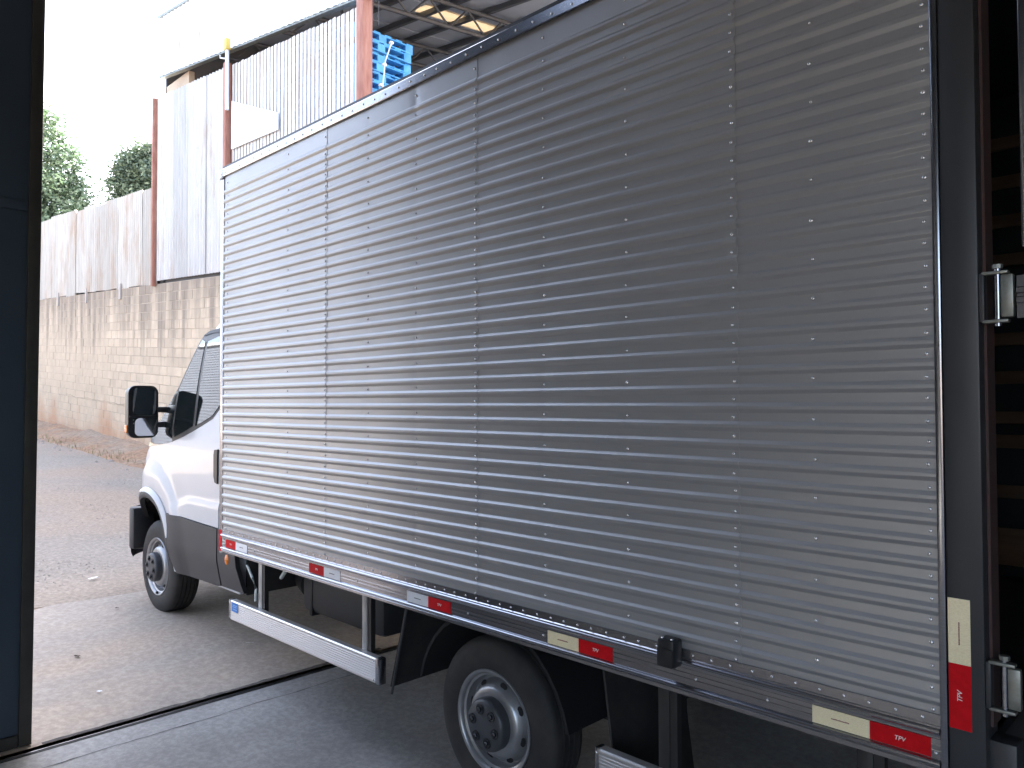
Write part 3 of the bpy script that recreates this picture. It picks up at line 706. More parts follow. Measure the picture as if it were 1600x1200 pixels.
tree('broadleaf_tree', 'darker olive green tree behind the fence next to the tall rust post', (46, -14.6, zt_), 14,
     [(0, 0, 10.2, 2.2), (0, 1.35, 11.2, 1.2), (0, 1.2, 8.8, 1.3), (0.3, 0.5, 12.2, 1.1), (0, -1.8, 10.5, 2.0), (0, 0.6, 7.4, 1.7), (0.3, 2.0, 10.3, 0.5), (0, -1, 12.6, 1.3)], LEAFB, 32000, 0.13, 8)
tree('broadleaf_tree', 'green tree across the yard reflected in the cab glass', (24, 13.5, 0.9), 9,
     [(0, 0, 5.5, 2.0), (1, 1, 6.5, 1.6), (-1.2, -0.6, 5.2, 1.6), (0.6, -1.2, 7, 1.3)], LEAFA, 6000, 0.18, 5)

# pale building on the far side of the yard, seen only as a reflection in the truck
nb = thing('neighbour_building', 'pale building with horizontal ribbed cladding reflected in the cab window', 'building', (6, 10.5, 0.0))
bx('wall', (0, 34, 0.02, 6, -0.5, 9.0), CLADW, nb)
bm = bmesh.new()
for k in range(44): box(bm, 0, 34, -0.03, 0.019, -0.4+k*0.21, -0.4+k*0.21+0.12)
o = link('cladding', bm, CLADW, nb)
bx('roof', (-0.2, 34.2, -0.2, 6.2, 9.003, 9.15), ROOFU, nb)

# ================================================================== THE TRUCK
TR = thing('box_truck', 'white box truck with ribbed silver cargo box half inside the doorway', 'truck', (2.39, -1.1, zg(2.39)))
TO = Vector(TR.location)
def tp(name, bm, m, parent=None, smooth=False):
    for v in bm.verts: v.co -= TO
    return link(name, bm, m, parent or TR, smooth)
def tbox(name, dims, m, parent=None, bev=0.0):
    bm = bmesh.new(); box(bm, *dims, bev=bev); return tp(name, bm, m, parent, bool(bev))

XF, XB = 4.709, 0.599           # front and rear end of the ribbed side
ZT, ZB = 3.000, 0.752           # lower edge of top cap, upper edge of bottom rail
# ---- cargo box shell
bm = bmesh.new()
box(bm, XB-0.02, XF, -0.035, -0.012, 0.62, 3.03)            # left wall core
box(bm, XB-0.09, XF, -2.2, -2.17, 0.62, 3.03)               # right wall
box(bm, XF-0.03, XF-0.001, -2.168, -0.037, 0.66, 3.03)      # front wall
box(bm, XB-0.09, XF-0.032, -2.168, -0.037, 0.62, 0.70)      # floor
box(bm, XB-0.06, XF-0.002, -2.19, -0.021, 3.032, 3.058)       # roof
cb = tp('cargo_box', bm, LINER)
tbox('roof_gasket', (XB-0.06, XF+0.012, -0.019, 0.006, 3.050, 3.066), BLACK, cb)

# ---- ribbed side sheets
P_ = 0.0569; RT = 2.912
ribs = [RT-k*P_ for k in range(38)]
seams = [XF, 3.490, 2.322, 1.146, XB]
studs = [3.898, 3.116, 2.737, 1.950, 1.564, 0.914]
SB = [0.0012, -0.0001, -0.0014, -0.0027]
def ribprof():
    pts = [(0.0, ZT+0.006)]
    pts.append((0.0, ribs[0]+0.02))
    for z in ribs:
        pts += [(0.0, z+0.0032), (0.0, z+0.0012), (0.0009, z-0.0003), (0.0077, z-0.0074), (0.0087, z-0.0088), (0.0088, z-0.0105), (0.0088, z-0.0170), (0.0087, z-0.0186), (0.0077, z-0.0204), (0.0012, z-0.0288), (0.0, z-0.0305), (0.0, z-0.033)]
    pts.append((0.0, ZB-0.01))
    return pts
PR = ribprof()
def yskin(x, z, si):
    d = 0.0016*noise.noise(Vector((x*1.1, z*2.2, 3.0+si*0.7)))+0.0007*noise.noise(Vector((x*3.5, z*7, 9.0)))
    for s in studs: d -= 0.0007*math.exp(-((x-s)/0.014)**2)
    # hammer dent near the top of the middle seams, seen as a soft glint
    d -= 0.003*math.exp(-(((x-2.25)/0.05)**2+((z-2.95)/0.04)**2))
    d -= 0.003*math.exp(-(((x-3.40)/0.10)**2+((z-2.52)/0.05)**2))
    d -= 0.0025*math.exp(-(((x-2.74)/0.03)**2+((z-2.93)/0.05)**2))
    return d
for si in range(4):
    xa, xb = seams[si]+(0.0 if si == 0 else 0.014), seams[si+1]
    base = SB[si]
    X_ = set([xa, xb]); n = 22 if si < 3 else 12
    for i in range(1, n): X_.add(xa+(xb-xa)*i/n)
    for s in studs:
        if xb < s < xa: X_.update((s-0.028, s-0.014, s, s+0.014, s+0.028))
    X_ = sorted(X_, reverse=True)
    V, F = [], []; npf = len(PR)
    for x in X_:
        for y, z in PR: V.append((x-TO.x, base+y+yskin(x, z, si)-TO.y, z-TO.z))
    for i in range(len(X_)-1):
        for j in range(npf-1):
            a = i*npf+j; F.append((a, a+1, a+npf+1, a+npf))
    # turned-in end edges, so that the lap shows its thickness
    for e in (0, len(X_)-1):
        q0 = len(V)
        for j in range(npf):
            vx, vy, vz = V[e*npf+j]; V.append((vx, vy-0.004, vz))
        for j in range(npf-1): F.append((e*npf+j, e*npf+j+1, q0+j+1, q0+j))
    o = meshobj('ribbed_sheet', V, F, ALU, cb, True)
    o.data.set_sharp_from_angle(angle=R(50))
# ---- rivets of the side
bm = bmesh.new()
def rv(x, z, y=0.002, r=0.0057, h=0.0046):
    dome(bm, (x+random.uniform(-0.0025, 0.0025), y, z+random.uniform(-0.003, 0.003)), r*random.uniform(0.92, 1.08), h, 'y', 8)
flat = [z-0.0335-0.0117 for z in ribs]
for s, yo in ((3.505, SB[0]), (2.337, SB[1]), (1.162, SB[2]), (0.618, SB[3]), (4.665, SB[0])):
    rv(s, 2.955, yo)
    for z in flat: rv(s, z, yo)
for s in studs:
    si = sum(1 for q in seams[1:4] if s < q); yo = SB[si]-0.0006
    rv(s, 2.955, yo)
    for k in range(0, 38, 2): rv(s, flat[k], yo)
o = tp('rivets', bm, RIVET, cb, True); o['kind'] = 'stuff'

# ---- top cap
bm = bmesh.new()
profile_x(bm, [(-0.02, 3.0495), (0.010, 3.0495), (0.013, 3.045), (0.013, 3.004), (0.011, 3.0), (0.006, 3.0), (0.006, 3.04), (-0.02, 3.04)], XF+0.01, XB, xs=[XF+0.012, 3.2, 2.0, XB])
cap = tp('top_cap', bm, ALUP, cb)
bm = bmesh.new(); x = XF-0.03
while x > XB+0.02: dome(bm, (x+random.uniform(-0.006, 0.006), 0.013, 3.022+random.uniform(-0.003, 0.003)), 0.0055, 0.0042); x -= 0.096
o = tp('cap_rivets', bm, RIVET, cb, True); o['kind'] = 'stuff'
# ---- front corner trim, top corner piece
tbox('corner_trim', (XF+0.001, XF+0.045, -0.04, 0.006, 0.60, 2.985), ALUP, cb, 0.004)
bm = bmesh.new(); box(bm, XF+0.002, XF+0.06, -0.06, 0.016, 2.99, 3.05, 0.008); tp('corner_cap', bm, ALUP, cb, True)
tbox('red_corner_tape', (XF+0.003, XF+0.043, 0.0062, 0.0072, 0.612, 0.745), TRED, cb)

# ---- bottom rail (extruded, with two proud beads)
prof = [(-0.03, 0.756), (0.006, 0.756), (0.006, 0.730), (0.010, 0.727)]
for i in range(7): a = math.pi/2-math.pi*i/6; prof.append((0.010+0.008*math.cos(a), 0.716+0.008*math.sin(a)))
prof += [(0.008, 0.702), (0.008, 0.697), (0.006, 0.695)]
prof += [(0.006, 0.683), (0.0066, 0.681), (0.0066, 0.675), (0.006, 0.673), (0.006, 0.667), (0.0066, 0.665), (0.0066, 0.659), (0.006, 0.657), (0.006, 0.645), (0.010, 0.643)]
for i in range(7): a = math.pi/2-math.pi*i/6; prof.append((0.010+0.008*math.cos(a), 0.635+0.008*math.sin(a)))
prof += [(0.012, 0.624), (0.012, 0.612), (-0.03, 0.612)]
bm = bmesh.new(); profile_x(bm, prof, 0, 0, xs=[XF, 3.7, 2.7, 1.7, XB]); rail = tp('bottom_rail', bm, ALUP, cb)
bm = bmesh.new(); x = XF-0.02
while x > XB+0.01: dome(bm, (x+random.uniform(-0.005, 0.005), 0.006, 0.742), 0.0048, 0.004); x -= 0.0675
for x in (4.28, 3.98, 3.20, 2.38, 1.955, 1.30, 1.06): dome(bm, (x, 0.0066, 0.67), 0.005, 0.004)
dome(bm, (0.611, 0.0065, 0.715), 0.005, 0.004); dome(bm, (0.609, 0.0065, 0.66), 0.005, 0.004)
for z in (0.69, 0.66): dome(bm, (4.688, 0.0066, z), 0.005, 0.004)
o = tp('rail_rivets', bm, RIVET, cb, True); o['kind'] = 'stuff'

# ---- reflective tape on the rail and the rear post
def tape(x0, x1, m, txt=None, z0=0.6465, z1=0.6945, y=0.0067):
    o = tbox('reflective_tape', (x0, x1, y, y+0.0012, z0, z1), m)
    o['label'] = ('red' if m is TRED else 'cream white' if m is TWHT else 'white')+' reflective tape'
    xc, zc = (x0+x1)/2, (z0+z1)/2
    if txt: textmesh('tape_lettering', txt, 0.016, INKW, o, Vector((xc, y+0.0016, zc))-TO, (R(90), 0, R(180)), 0.0003)
    else:
        bm = bmesh.new(); r2 = random.Random(int(x0*1000)); x = xc-0.024
        while x < xc+0.024:
            w_ = r2.uniform(0.0012, 0.003); box(bm, x, x+w_, y+0.0012, y+0.0017, zc-0.0014, zc+0.0014+r2.choice((0, 0.0008))); x += w_+0.0008
        tp('tape_print', bm, INKR if m is TWHT else GREY, o)
    return o
tape(4.517, 4.655, TRED, 'TPV'); tape(4.365, 4.516, TSIL)
tape(3.503, 3.650, TRED, 'TPV'); tape(3.350, 3.502, TSIL)
tape(2.491, 2.642, TRED, 'TPV'); tape(2.643, 2.795, TSIL)
tape(1.629, 1.781, TRED, 'TPV'); tape(1.782, 1.932, TWHT)
tape(0.621, 0.770, TRED, 'TPV'); tape(0.771, 0.926, TWHT)

# ---- rear corner post, oxide inner face, hinges
tbox('post_trim', (0.580, 0.598, -0.03, 0.014, 0.60, 3.07), ALUP, None, 0.004)
post = tbox('rear_post', (0.497, 0.5795, -0.105, 0.010, 0.45, 3.08), POST, None, 0.006)
tbox('primer_face', (0.489, 0.496, -0.100, -0.028, 0.75, 3.05), OXIDE, post)
tbox('rear_post', (0.497, 0.5795, -2.21, -2.10, 0.45, 3.08), POST, None, 0.006)
tbox('rear_header', (0.497, 0.5795, -2.099, -0.106, 2.93, 3.08), POST, None, 0.006)
tbox('rear_sill', (0.49, 0.58, -2.099, -0.106, 0.55, 0.70), POST, None, 0.006)
y = 0.0103
o = tbox('reflective_tape', (0.527, 0.5765, y, y+0.0012, 0.8975, 1.059), TWHT); o['label'] = 'upright cream white reflective tape'
bm = bmesh.new(); z = 0.945
while z < 1.0: w_ = random.uniform(0.0015, 0.003); box(bm, 0.5505, 0.5535, y+0.0012, y+0.0017, z, z+w_); z += w_+0.0008
tp('tape_print', bm, INKR, o)
o = tbox('reflective_tape', (0.527, 0.5765, y, y+0.0012, 0.737, 0.897), TRED); o['label'] = 'upright red reflective tape'
textmesh('tape_lettering', 'TPV', 0.016, INKW, o, Vector((0.552, y+0.0016, 0.818))-TO, (R(90), R(-90), R(180)), 0.0003)

def hinge(zc, h, strap):
    o = bx('hinge', (0.485-TO.x, 0.496-TO.x, -0.02-TO.y, 0.012-TO.y, zc-h/2-TO.z, zc+h/2-TO.z), POST, TR, 0.002)
    for s in (-1, 1):
        tbox('bracket_arm', (0.435, 0.490, -0.012, 0.012, zc+s*h/2-0.004, zc+s*h/2+0.004), ZINC, o, 0.002)
    bm = bmesh.new(); tube(bm, [Vector((0.458, 0, zc-h/2-0.012)), Vector((0.458, 0, zc+h/2+0.012))], 0.0075, 12); tp('pin', bm, ALUP, o, True)
    bm = bmesh.new(); tube(bm, [Vector((0.458, 0, zc+h/2+0.010)), Vector((0.458, 0, zc+h/2+0.020))], 0.012, 8); tp('pin_head', bm, ZINC, o)
    tbox('knuckle_plate', (0.424, 0.451, -0.012, 0.009, zc-h/2+0.008, zc+h/2-0.006), ZINC, o, 0.004)
    if strap:
        bm = bmesh.new(); pr = [(-0.004, zc+h/2-0.012), (0.006, zc+h/2-0.012), (0.006, zc+0.02), (0.011, zc+0.017), (0.011, zc+0.006), (0.006, zc+0.003), (0.006, zc-0.003), (0.011, zc-0.006), (0.011, zc-0.017), (0.006, zc-0.02), (0.006, zc-h/2+0.004), (-0.004, zc-h/2+0.004)]
        profile_x(bm, pr, -0.05, 0.418); tp('strap', bm, ALUP, o)
hinge(1.803, 0.118, True); hinge(0.862, 0.112, False)
# ---- opened rear door (only its edge enters the picture)
dr = tbox('rear_door', (-0.58, 0.405, -0.045, -0.012, 0.70, 2.95), ALU, None, 0.003)
tbox('door_edge_trim', (0.392, 0.409, -0.050, -0.006, 1.92, 2.95), ALUP, dr, 0.002)
tbox('door_edge_trim', (0.394, 0.408, -0.048, -0.008, 0.70, 1.72), POST, dr, 0.002)
bm = bmesh.new()
for k in range(36):
    z = 0.8+k*0.057; profile_x(bm, [(-0.012, z), (-0.005, z-0.008), (-0.005, z-0.018), (-0.012, z-0.031)], -0.55, 0.39)
o = tp('door_ribs', bm, ALU, dr); o['kind'] = 'stuff'

# ---- slatted lining of the right wall seen through the open rear
for z0, z1 in ((0.756, 0.934), (1.079, 1.141), (1.32, 1.385), (1.438, 1.497), (1.63, 1.692), (1.816, 1.878), (2.01, 2.072), (2.20, 2.262), (2.39, 2.452), (2.58, 2.642), (2.77, 2.832)):
    tbox('lining_board', (0.60, XF-0.05, -2.168, -2.148, z0, z1), WOODB, cb, 0.003)

# ---- chassis, tank, axle, brackets, guards
fr = bmesh.new()
for y in (-0.70, -1.56): box(fr, 0.35, 6.2, y, y+0.06, 0.42, 0.60)
for x in (0.7, 1.6, 2.9, 3.8, 4.5): box(fr, x, x+0.06, -1.499, -0.701, 0.44, 0.56)
ch = tp('chassis_frame', fr, CHAS)
for i in range(10): tbox('floor_beam', (0.75+i*0.42, 0.81+i*0.42, -2.16, -0.04, 0.605, 0.619), CHAS, ch)
bm = bmesh.new(); box(bm, 3.55, 4.45, -0.72, -0.40, 0.21, 0.54, 0.05); tank = tp('fuel_tank', bm, TANK, None, True)
for x in (3.72, 4.30): tbox('tank_strap', (x, x+0.035, -0.74, -0.392, 0.20, 0.55), CHAS, tank, 0.01)
bm = bmesh.new(); tube(bm, [(3.0, -0.42, 0.50), (3.3, -0.45, 0.50), (3.42, -0.5, 0.46)], 0.07, 12); tp('air_reservoir', bm, TANK, None, True)
bm = bmesh.new(); tube(bm, [(4.75, -0.62, 0.36), (4.52, -0.55, 0.34)], 0.10, 14); tube(bm, [(5.4, -1.1, 0.34), (2.5, -1.1, 0.30)], 0.05, 10); tp('drive_shaft', bm, CHAS, None, True)
bm = bmesh.new(); tube(bm, [(2.39, -1.95, 0.17), (2.39, -1.25, 0.17)], 0.06, 10); tube(bm, [(2.39, -0.95, 0.17), (2.39, -0.25, 0.17)], 0.06, 10)
lathe_y(bm, [(0, -0.16), (0.10, -0.14), (0.16, -0.05), (0.17, 0), (0.16, 0.05), (0.10, 0.14), (0, 0.16)], 20, 2.39, 0.17, -1.1); tp('rear_axle', bm, CHAS, None, True)
for yy in (-0.62, -1.58):
    bm = bmesh.new()
    pts = [(1.7+1.4*i/12, yy, 0.40-0.16*math.sin(math.pi*i/12)) for i in range(13)]
    for a, b in zip(pts, pts[1:]): box(bm, a[0], b[0], yy-0.035, yy+0.035, min(a[2], b[2])-0.02, max(a[2], b[2])+0.02)
    tp('leaf_spring', bm, CHAS)
bm = bmesh.new(); tube(bm, [(6.18, -1.9, 0.27), (6.18, -0.3, 0.27)], 0.05, 10); tp('front_axle', bm, CHAS, None, True)
# hanging hose and cable at the front of the box
bm = bmesh.new(); tube(bm, [(4.46, -0.03, 0.62), (4.44, -0.03, 0.56), (4.38, -0.035, 0.49), (4.335, -0.035, 0.43), (4.33, -0.03, 0.36)], 0.008, 8); tp('hanging_hose', bm, HOSE, None, True)
bm = bmesh.new(); tube(bm, [(4.10, -0.12, 0.60), (4.18, -0.14, 0.54), (4.26, -0.16, 0.49)], 0.012, 8); tp('hanging_hose', bm, HOSE, None, True)

def guard(x1, x0, legs, sticker, lm=None):
    """side guard: ribbed aluminium board between x0 (rear) and x1 (front)."""
    pr = [(-0.035, 0.326), (-0.002, 0.326), (0.003, 0.320), (0.003, 0.314)]
    z = 0.309
    while z > 0.225: pr += [(0.001, z), (0.001, z-0.004), (0.0024, z-0.005), (0.0024, z-0.010)]; z -= 0.0117
    pr += [(0.003, 0.212), (0.0, 0.207), (-0.035, 0.207)]
    bm = bmesh.new(); profile_x(bm, pr, x0, x1); g = tp('side_guard', bm, ALUG)
    for x in (x0, x1):
        s = 1 if x == x1 else -1
        bm = bmesh.new(); box(bm, x-(0.004 if s > 0 else 0.03), x+(0.012 if s > 0 else 0.004), -0.036, 0.0045, 0.205, 0.329, 0.003); tp('end_cap', bm, ALUP, g, True)
        bm = bmesh.new()
        for z in (0.222, 0.312): dome(bm, (x-s*(-0.004 if s > 0 else 0.014), 0.0045, z), 0.004, 0.003)
        tp('screw', bm, RIVET, g)
    for x in legs:
        l_ = tbox('guard_leg', (x-0.022, x+0.022, -0.068, -0.036, 0.22, 0.611), lm or LEGM, g, 0.003)
        tbox('shaded_leg_side', (x-0.050, x-0.0225, -0.066, -0.040, 0.22, 0.611), CHAS, g)  # black box standing for the shaded side of the leg
    if sticker:
        st = tbox('blue_sticker', (4.49, 4.575, 0.0030, 0.0040, 0.262, 0.318), BLUE, g)
        bm = bmesh.new()
        for zz, a, b in ((0.300, 4.50, 4.565), (0.290, 4.51, 4.565), (0.276, 4.505, 4.56)): box(bm, a, b, 0.0040, 0.0044, zz, zz+0.003)
        for v in bm.verts: v.co -= TO
        link('sticker_print', bm, mat('pale_blue_ink', (0.25, 0.5, 0.8), 0.5), g)
guard(4.60, 3.045, (4.285, 3.196), True)
guard(1.700, 0.60, (1.45, 0.80), False, CHAS)  # rear legs coloured black in place of deep shade
# mud flap ahead of the rear wheel, and behind it
bm = bmesh.new(); a = [(2.93, -0.10, 0.60), (2.93, -0.62, 0.60), (3.06, -0.62, 0.16), (3.06, -0.10, 0.16)]
quadslab(bm, a, (0.02, 0, 0.004), 0.5); mf = tp('mud_flap', bm, RUB)
bm = bmesh.new(); tube(bm, [(2.925, -0.098, 0.60), (3.055, -0.098, 0.13)], 0.007, 6); tp('flap_edge', bm, HUBG, mf)
bm = bmesh.new(); quadslab(bm, [(1.78, -0.12, 0.60), (1.78, -0.62, 0.60), (1.70, -0.62, 0.02), (1.70, -0.12, 0.02)], (-0.02, 0, 0), 0.5); tp('mud_flap', bm, RUB)
# plastic fender over the rear wheel, coloured near-black to stay lost in shade
bm = bmesh.new(); rings = []
for i in range(17):
    a = R(12)+R(156)*i/16; rings.append([bm.verts.new((2.39+r_*math.cos(a), y_, min(0.59, 0.17+r_*math.sin(a)))) for r_, y_ in ((0.47, -0.11), (0.455, -0.11), (0.455, -0.62), (0.47, -0.62))])
for A, B in zip(rings, rings[1:]):
    for k in range(4): bm.faces.new((A[k], A[(k+1) % 4], B[(k+1) % 4], B[k]))
tp('wheel_fender', bm, DARK, None, True)
tbox('inner_guard', (1.75, 2.95, -0.66, -0.645, 0.10, 0.60), RUB)
# black marker light box on the rail
ml = tbox('marker_box', (1.348, 1.412, 0.004, 0.060, 0.700, 0.790), BLACK, None, 0.010)
tbox('marker_lens', (1.352, 1.408, 0.0605, 0.064, 0.703, 0.762), BLACK, ml, 0.002)
bm = bmesh.new()
for x in (1.362, 1.398): dome(bm, (x, 0.046, 0.790), 0.005, 0.003, 'z')
tp('screw', bm, RIVET, ml)
# rear bumper bar end, lower right
tbox('rear_bumper', (0.36, 0.46, -2.1, -0.03, 0.40, 0.52), POST, None, 0.006)
tbox('bumper_bracket', (0.44, 0.50, -0.09, -0.02, 0.40, 0.72), POST, None, 0.004)

# ---- wheels
def wheel(x, zc, yface, label):
    """yface: y of the outer sidewall."""
    bm = bmesh.new(); Rr = 0.345; wd = 0.205
    prof = [(0.215, -0.012), (0.222, -0.004), (0.235, 0.0), (0.262, 0.004), (0.290, 0.004), (0.306, 0.001), (0.322, -0.004), (0.341, -0.013), (0.3505, -0.024), (0.355, -0.036)]
    for g in range(4):
        y0 = -0.036-(g+0.75)*0.0315
        prof += [(0.357, y0+0.004), (0.3485, y0+0.003), (0.3485, y0-0.003), (0.357, y0-0.004)]
    prof += [(0.355, -wd+0.036), (0.3505, -wd+0.024), (0.341, -wd+0.013), (0.30, -wd), (0.25, -wd), (0.215, -wd+0.01)]
    lathe_y(bm, prof, 72, x, zc, yface)
    t = tp('wheel', bm, RUB, None, True); t['label'] = label
    bm = bmesh.new()
    lathe_y(bm, [(0.214, -0.16), (0.205, -0.03), (0.216, -0.012), (0.224, -0.002), (0.221, 0.003), (0.214, 0.002), (0.206, -0.006), (0.203, -0.018), (0.193, -0.024), (0.190, -0.055), (0.186, -0.062), (0.176, -0.058), (0.160, -0.030), (0.148, -0.010), (0.138, -0.002), (0.120, 0.0), (0.0, 0.0)], 60, x, zc, yface)
    rim = tp('rim', bm, STEELW, t, True)
    for k in range(8):
        bm = bmesh.new()
        a = 2*math.pi*(k+0.35)/8; ca, sa = math.cos(a), math.sin(a)
        q = []
        n = Vector((ca*0.45, 1.0, sa*0.45)).normalized(); c = Vector((x+0.163*ca, yface-0.031, zc+0.163*sa))
        tdir = Vector((-sa, 0, ca)); rdir = n.cross(tdir)
        for j in range(12):
            b = 2*math.pi*j/12; q.append(bm.verts.new(c+n*0.004+tdir*0.021*math.cos(b)+rdir*0.0125*math.sin(b)))
        bm.faces.new(q); tp('vent_hole', bm, DARK, t)
    bm = bmesh.new()
    lathe_y(bm, [(0.112, -0.006), (0.112, 0.030), (0.108, 0.042), (0.098, 0.050), (0.03, 0.052), (0.0, 0.052)], 44, x, zc, yface)
    tp('hub_cap', bm, HUBG, t, True)
    for k in range(6):
        bm = bmesh.new()
        a = 2*math.pi*(k+0.2)/6; cx_, cz_ = x+0.070*math.cos(a), zc+0.070*math.sin(a)
        lathe_y(bm, [(0.022, 0.0518), (0.0215, 0.0545), (0.017, 0.0545), (0.0165, 0.0522)], 16, cx_, cz_, yface)
        lathe_y(bm, [(0.011, 0.0522), (0.011, 0.060), (0.008, 0.063), (0.0, 0.063)], 6, cx_, cz_, yface)
        tp('wheel_nut', bm, BLACK, t)
    bm = bmesh.new(); box(bm, x-0.012, x+0.012, yface-0.008, yface+0.006, zc-0.212, zc-0.195, 0.002); tp('balance_weight', bm, DARK, t)
wheel(6.18, 0.274, -0.140, 'front wheel with silver rim'); wheel(2.39, 0.172, -0.140, 'rear wheel in deep shade')
wheel(6.18, 0.274, -1.855, 'far front wheel'); wheel(2.39, 0.172, -1.855, 'far rear wheel')

# ---- cab
def hw(X, z):
    a = 1.0
    if z > 1.2: t = z-1.2; a -= 0.06*t+0.10*t*t
    if X > 6.2: a -= 0.9*((X-6.2)/0.8)**2.5
    if z < 0.5: a -= 0.04*((0.5-z)/0.2)
    # wheel-arch shoulder bulge
    r = math.hypot(X-6.2, z-0.42)
    a += 0.026/(1+math.exp(max(-40, min(40, (r-0.640)/0.014))))
    # pressed line low on the door
    if X < 5.75: a += 0.010/(1+math.exp(max(-40, min(40, (z-0.868+0.25*max(0, X-5.45))/0.006))))
    return max(a, 0.05)
AXC, AZC, AR = 6.20, 0.40, 0.445
def zbot(X):
    d = AR*AR-(X-AXC)**2
    b = 0.31
    return max(b, AZC+math.sqrt(d)) if d > 0 else b
def ztop(X):
    K = [(4.74, 2.33), (5.0, 2.305), (5.25, 2.235), (5.42, 2.135), (5.6, 1.96), (5.85, 1.69), (6.1, 1.43), (6.24, 1.31), (6.4, 1.23), (6.6, 1.13), (6.75, 1.03), (6.88, 0.90), (6.98, 0.76)]
    for (a, b), (c, d) in zip(K, K[1:]):
        if X <= c: return b+(d-b)*(X-a)/(c-a)
    return K[-1][1]
XS = [4.74, 4.9, 5.05, 5.2, 5.3, 5.4, 5.5, 5.6, 5.7, 5.745, 5.756, 5.77, 5.79, 5.82, 5.86, 5.9, 5.96, 6.02, 6.1, 6.2, 6.3, 6.4, 6.48, 6.54, 6.58, 6.61, 6.63, 6.642, 6.65, 6.7, 6.75, 6.8, 6.86, 6.92, 6.98]
bm = bmesh.new(); rings = []
for X in XS:
    zb_, zt_2 = zbot(X), ztop(X); rr = min(0.13, 0.3*(zt_2-zb_)); zs_ = zt_2-rr; half = []
    for i in range(33): z = zb_+(zs_-zb_)*i/32; half.append((hw(X, z), z))
    w0 = hw(X, zs_)
    for i in range(1, 7):
        a = math.pi/2*i/6; half.append((w0-rr*1.5*(1-math.cos(a)) if w0 > rr*1.5 else w0*math.cos(a), zs_+rr*math.sin(a)))
    for q in (0.66, 0.33): half.append((half[38][0]*q, zt_2+0.012*(1-q)))
    ring = [(-1.1+w_, z) for w_, z in half]+[(-1.1, zt_2+0.014)]+[(-1.1-w_, z) for w_, z in half[::-1]]
    rings.append([bm.verts.new((X, y, z)) for y, z in ring])
for A, B in zip(rings, rings[1:]):
    for k in range(len(A)-1): bm.faces.new((A[k], A[k+1], B[k+1], B[k]))
bm.faces.new(rings[0]); bm.faces.new(rings[-1])
cab = tp('cab', bm, PAINT, None, True)
cab.data.set_sharp_from_angle(angle=R(40))
# dark inside of wheel arches and cab underside
bm = bmesh.new()
for s in (-1, 1):
    for i in range(12):
        a0, a1 = math.pi*i/12, math.pi*(i+1)/12
        q = []
        for a, yy in ((a0, 0.93), (a1, 0.93), (a1, 0.45), (a0, 0.45)):
            q.append(bm.verts.new((AXC+(AR+0.012)*math.cos(a), -1.1+s*yy, AZC-0.02+(AR+0.012)*math.sin(a))))
        bm.faces.new(q)
    q = [bm.verts.new((AXC+(AR+0.012)*math.cos(math.pi*i/16), -1.1+s*0.45, AZC-0.02+(AR+0.012)*math.sin(math.pi*i/16))) for i in range(17)]; bm.faces.new(q)
box(bm, 4.75, 5.70, -1.98, -0.22, 0.315, 0.34); box(bm, 5.62, 5.70, -2.0, -0.2, 0.30, 0.62); box(bm, 6.70, 6.72, -1.75, -0.45, 0.31, 0.7)
tp('arch_liner', bm, DARK, cab)
tbox('dark_back_panel', (4.715, 4.735, -2.02, -0.165, 0.30, 0.72), CHAS, cab, 0.004)  # dark panel added to blacken the lower back of the white cab
# helper: panel laid over the curved side, from an outline in (X, z)
def sidepanel(name, poly, m, off, th, parent, grid=0.09, bev=True):
    bm = bmesh.new(); f = bm.faces.new([bm.verts.new((x, 0, z)) for x, z in poly])
    xs_ = [p[0] for p in poly]; zs_ = [p[1] for p in poly]
    for lo, hi, n in ((min(xs_), max(xs_), (1, 0, 0)), (min(zs_), max(zs_), (0, 0, 1))):
        c = lo+grid
        while c < hi-0.01:
            co = (c, 0, 0) if n[0] else (0, 0, c)
            bmesh.ops.bisect_plane(bm, geom=bm.verts[:]+bm.edges[:]+bm.faces[:], plane_co=co, plane_no=n); c += grid
    bmesh.ops.recalc_face_normals(bm, faces=bm.faces)
    if bm.faces and list(bm.faces)[0].normal.y < 0: bmesh.ops.reverse_faces(bm, faces=bm.faces)
    edge = {v for e in bm.edges if e.is_boundary for v in e.verts}
    ex = bmesh.ops.extrude_face_region(bm, geom=bm.faces[:])
    newv = {g for g in ex['geom'] if isinstance(g, bmesh.types.BMVert)}
    for v in bm.verts:
        y = -1.1+hw(v.co.x, v.co.z)
        v.co.y = y+off if v in newv else y+off-th
    return tp(name, bm, m, parent, True)
def smoothpoly(pts, n=3):
    return pts
# doors
door = sidepanel('cab_door', [(5.936, 1.235), (5.938, 1.02), (5.915, 0.88), (5.80, 0.80), (5.76, 0.735), (5.36, 0.728), (4.965, 0.720), (4.965, 1.545), (5.04, 1.50), (5.12, 1.44), (5.30, 1.385), (5.42, 1.350), (5.60, 1.300), (5.78, 1.262)], PAINT, 0.009, 0.02, TR, 0.022)
fr_ = sidepanel('window_frame', [(4.97, 1.55), (5.04, 1.51), (5.12, 1.448), (5.30, 1.392), (5.42, 1.357), (5.60, 1.307), (5.785, 1.268), (5.810, 1.36), (5.795, 1.66), (5.56, 2.00), (5.50, 2.055), (5.42, 2.075), (5.25, 2.085), (4.97, 2.095)], BLACK, 0.0075, 0.018, door, 0.06)
sidepanel('frame_strip', [(5.38, 2.052), (5.50, 2.040), (5.44, 2.068), (5.25, 2.079), (4.98, 2.089), (4.98, 2.045), (5.25, 2.052)], GREY, 0.012, 0.01, door, 0.06)
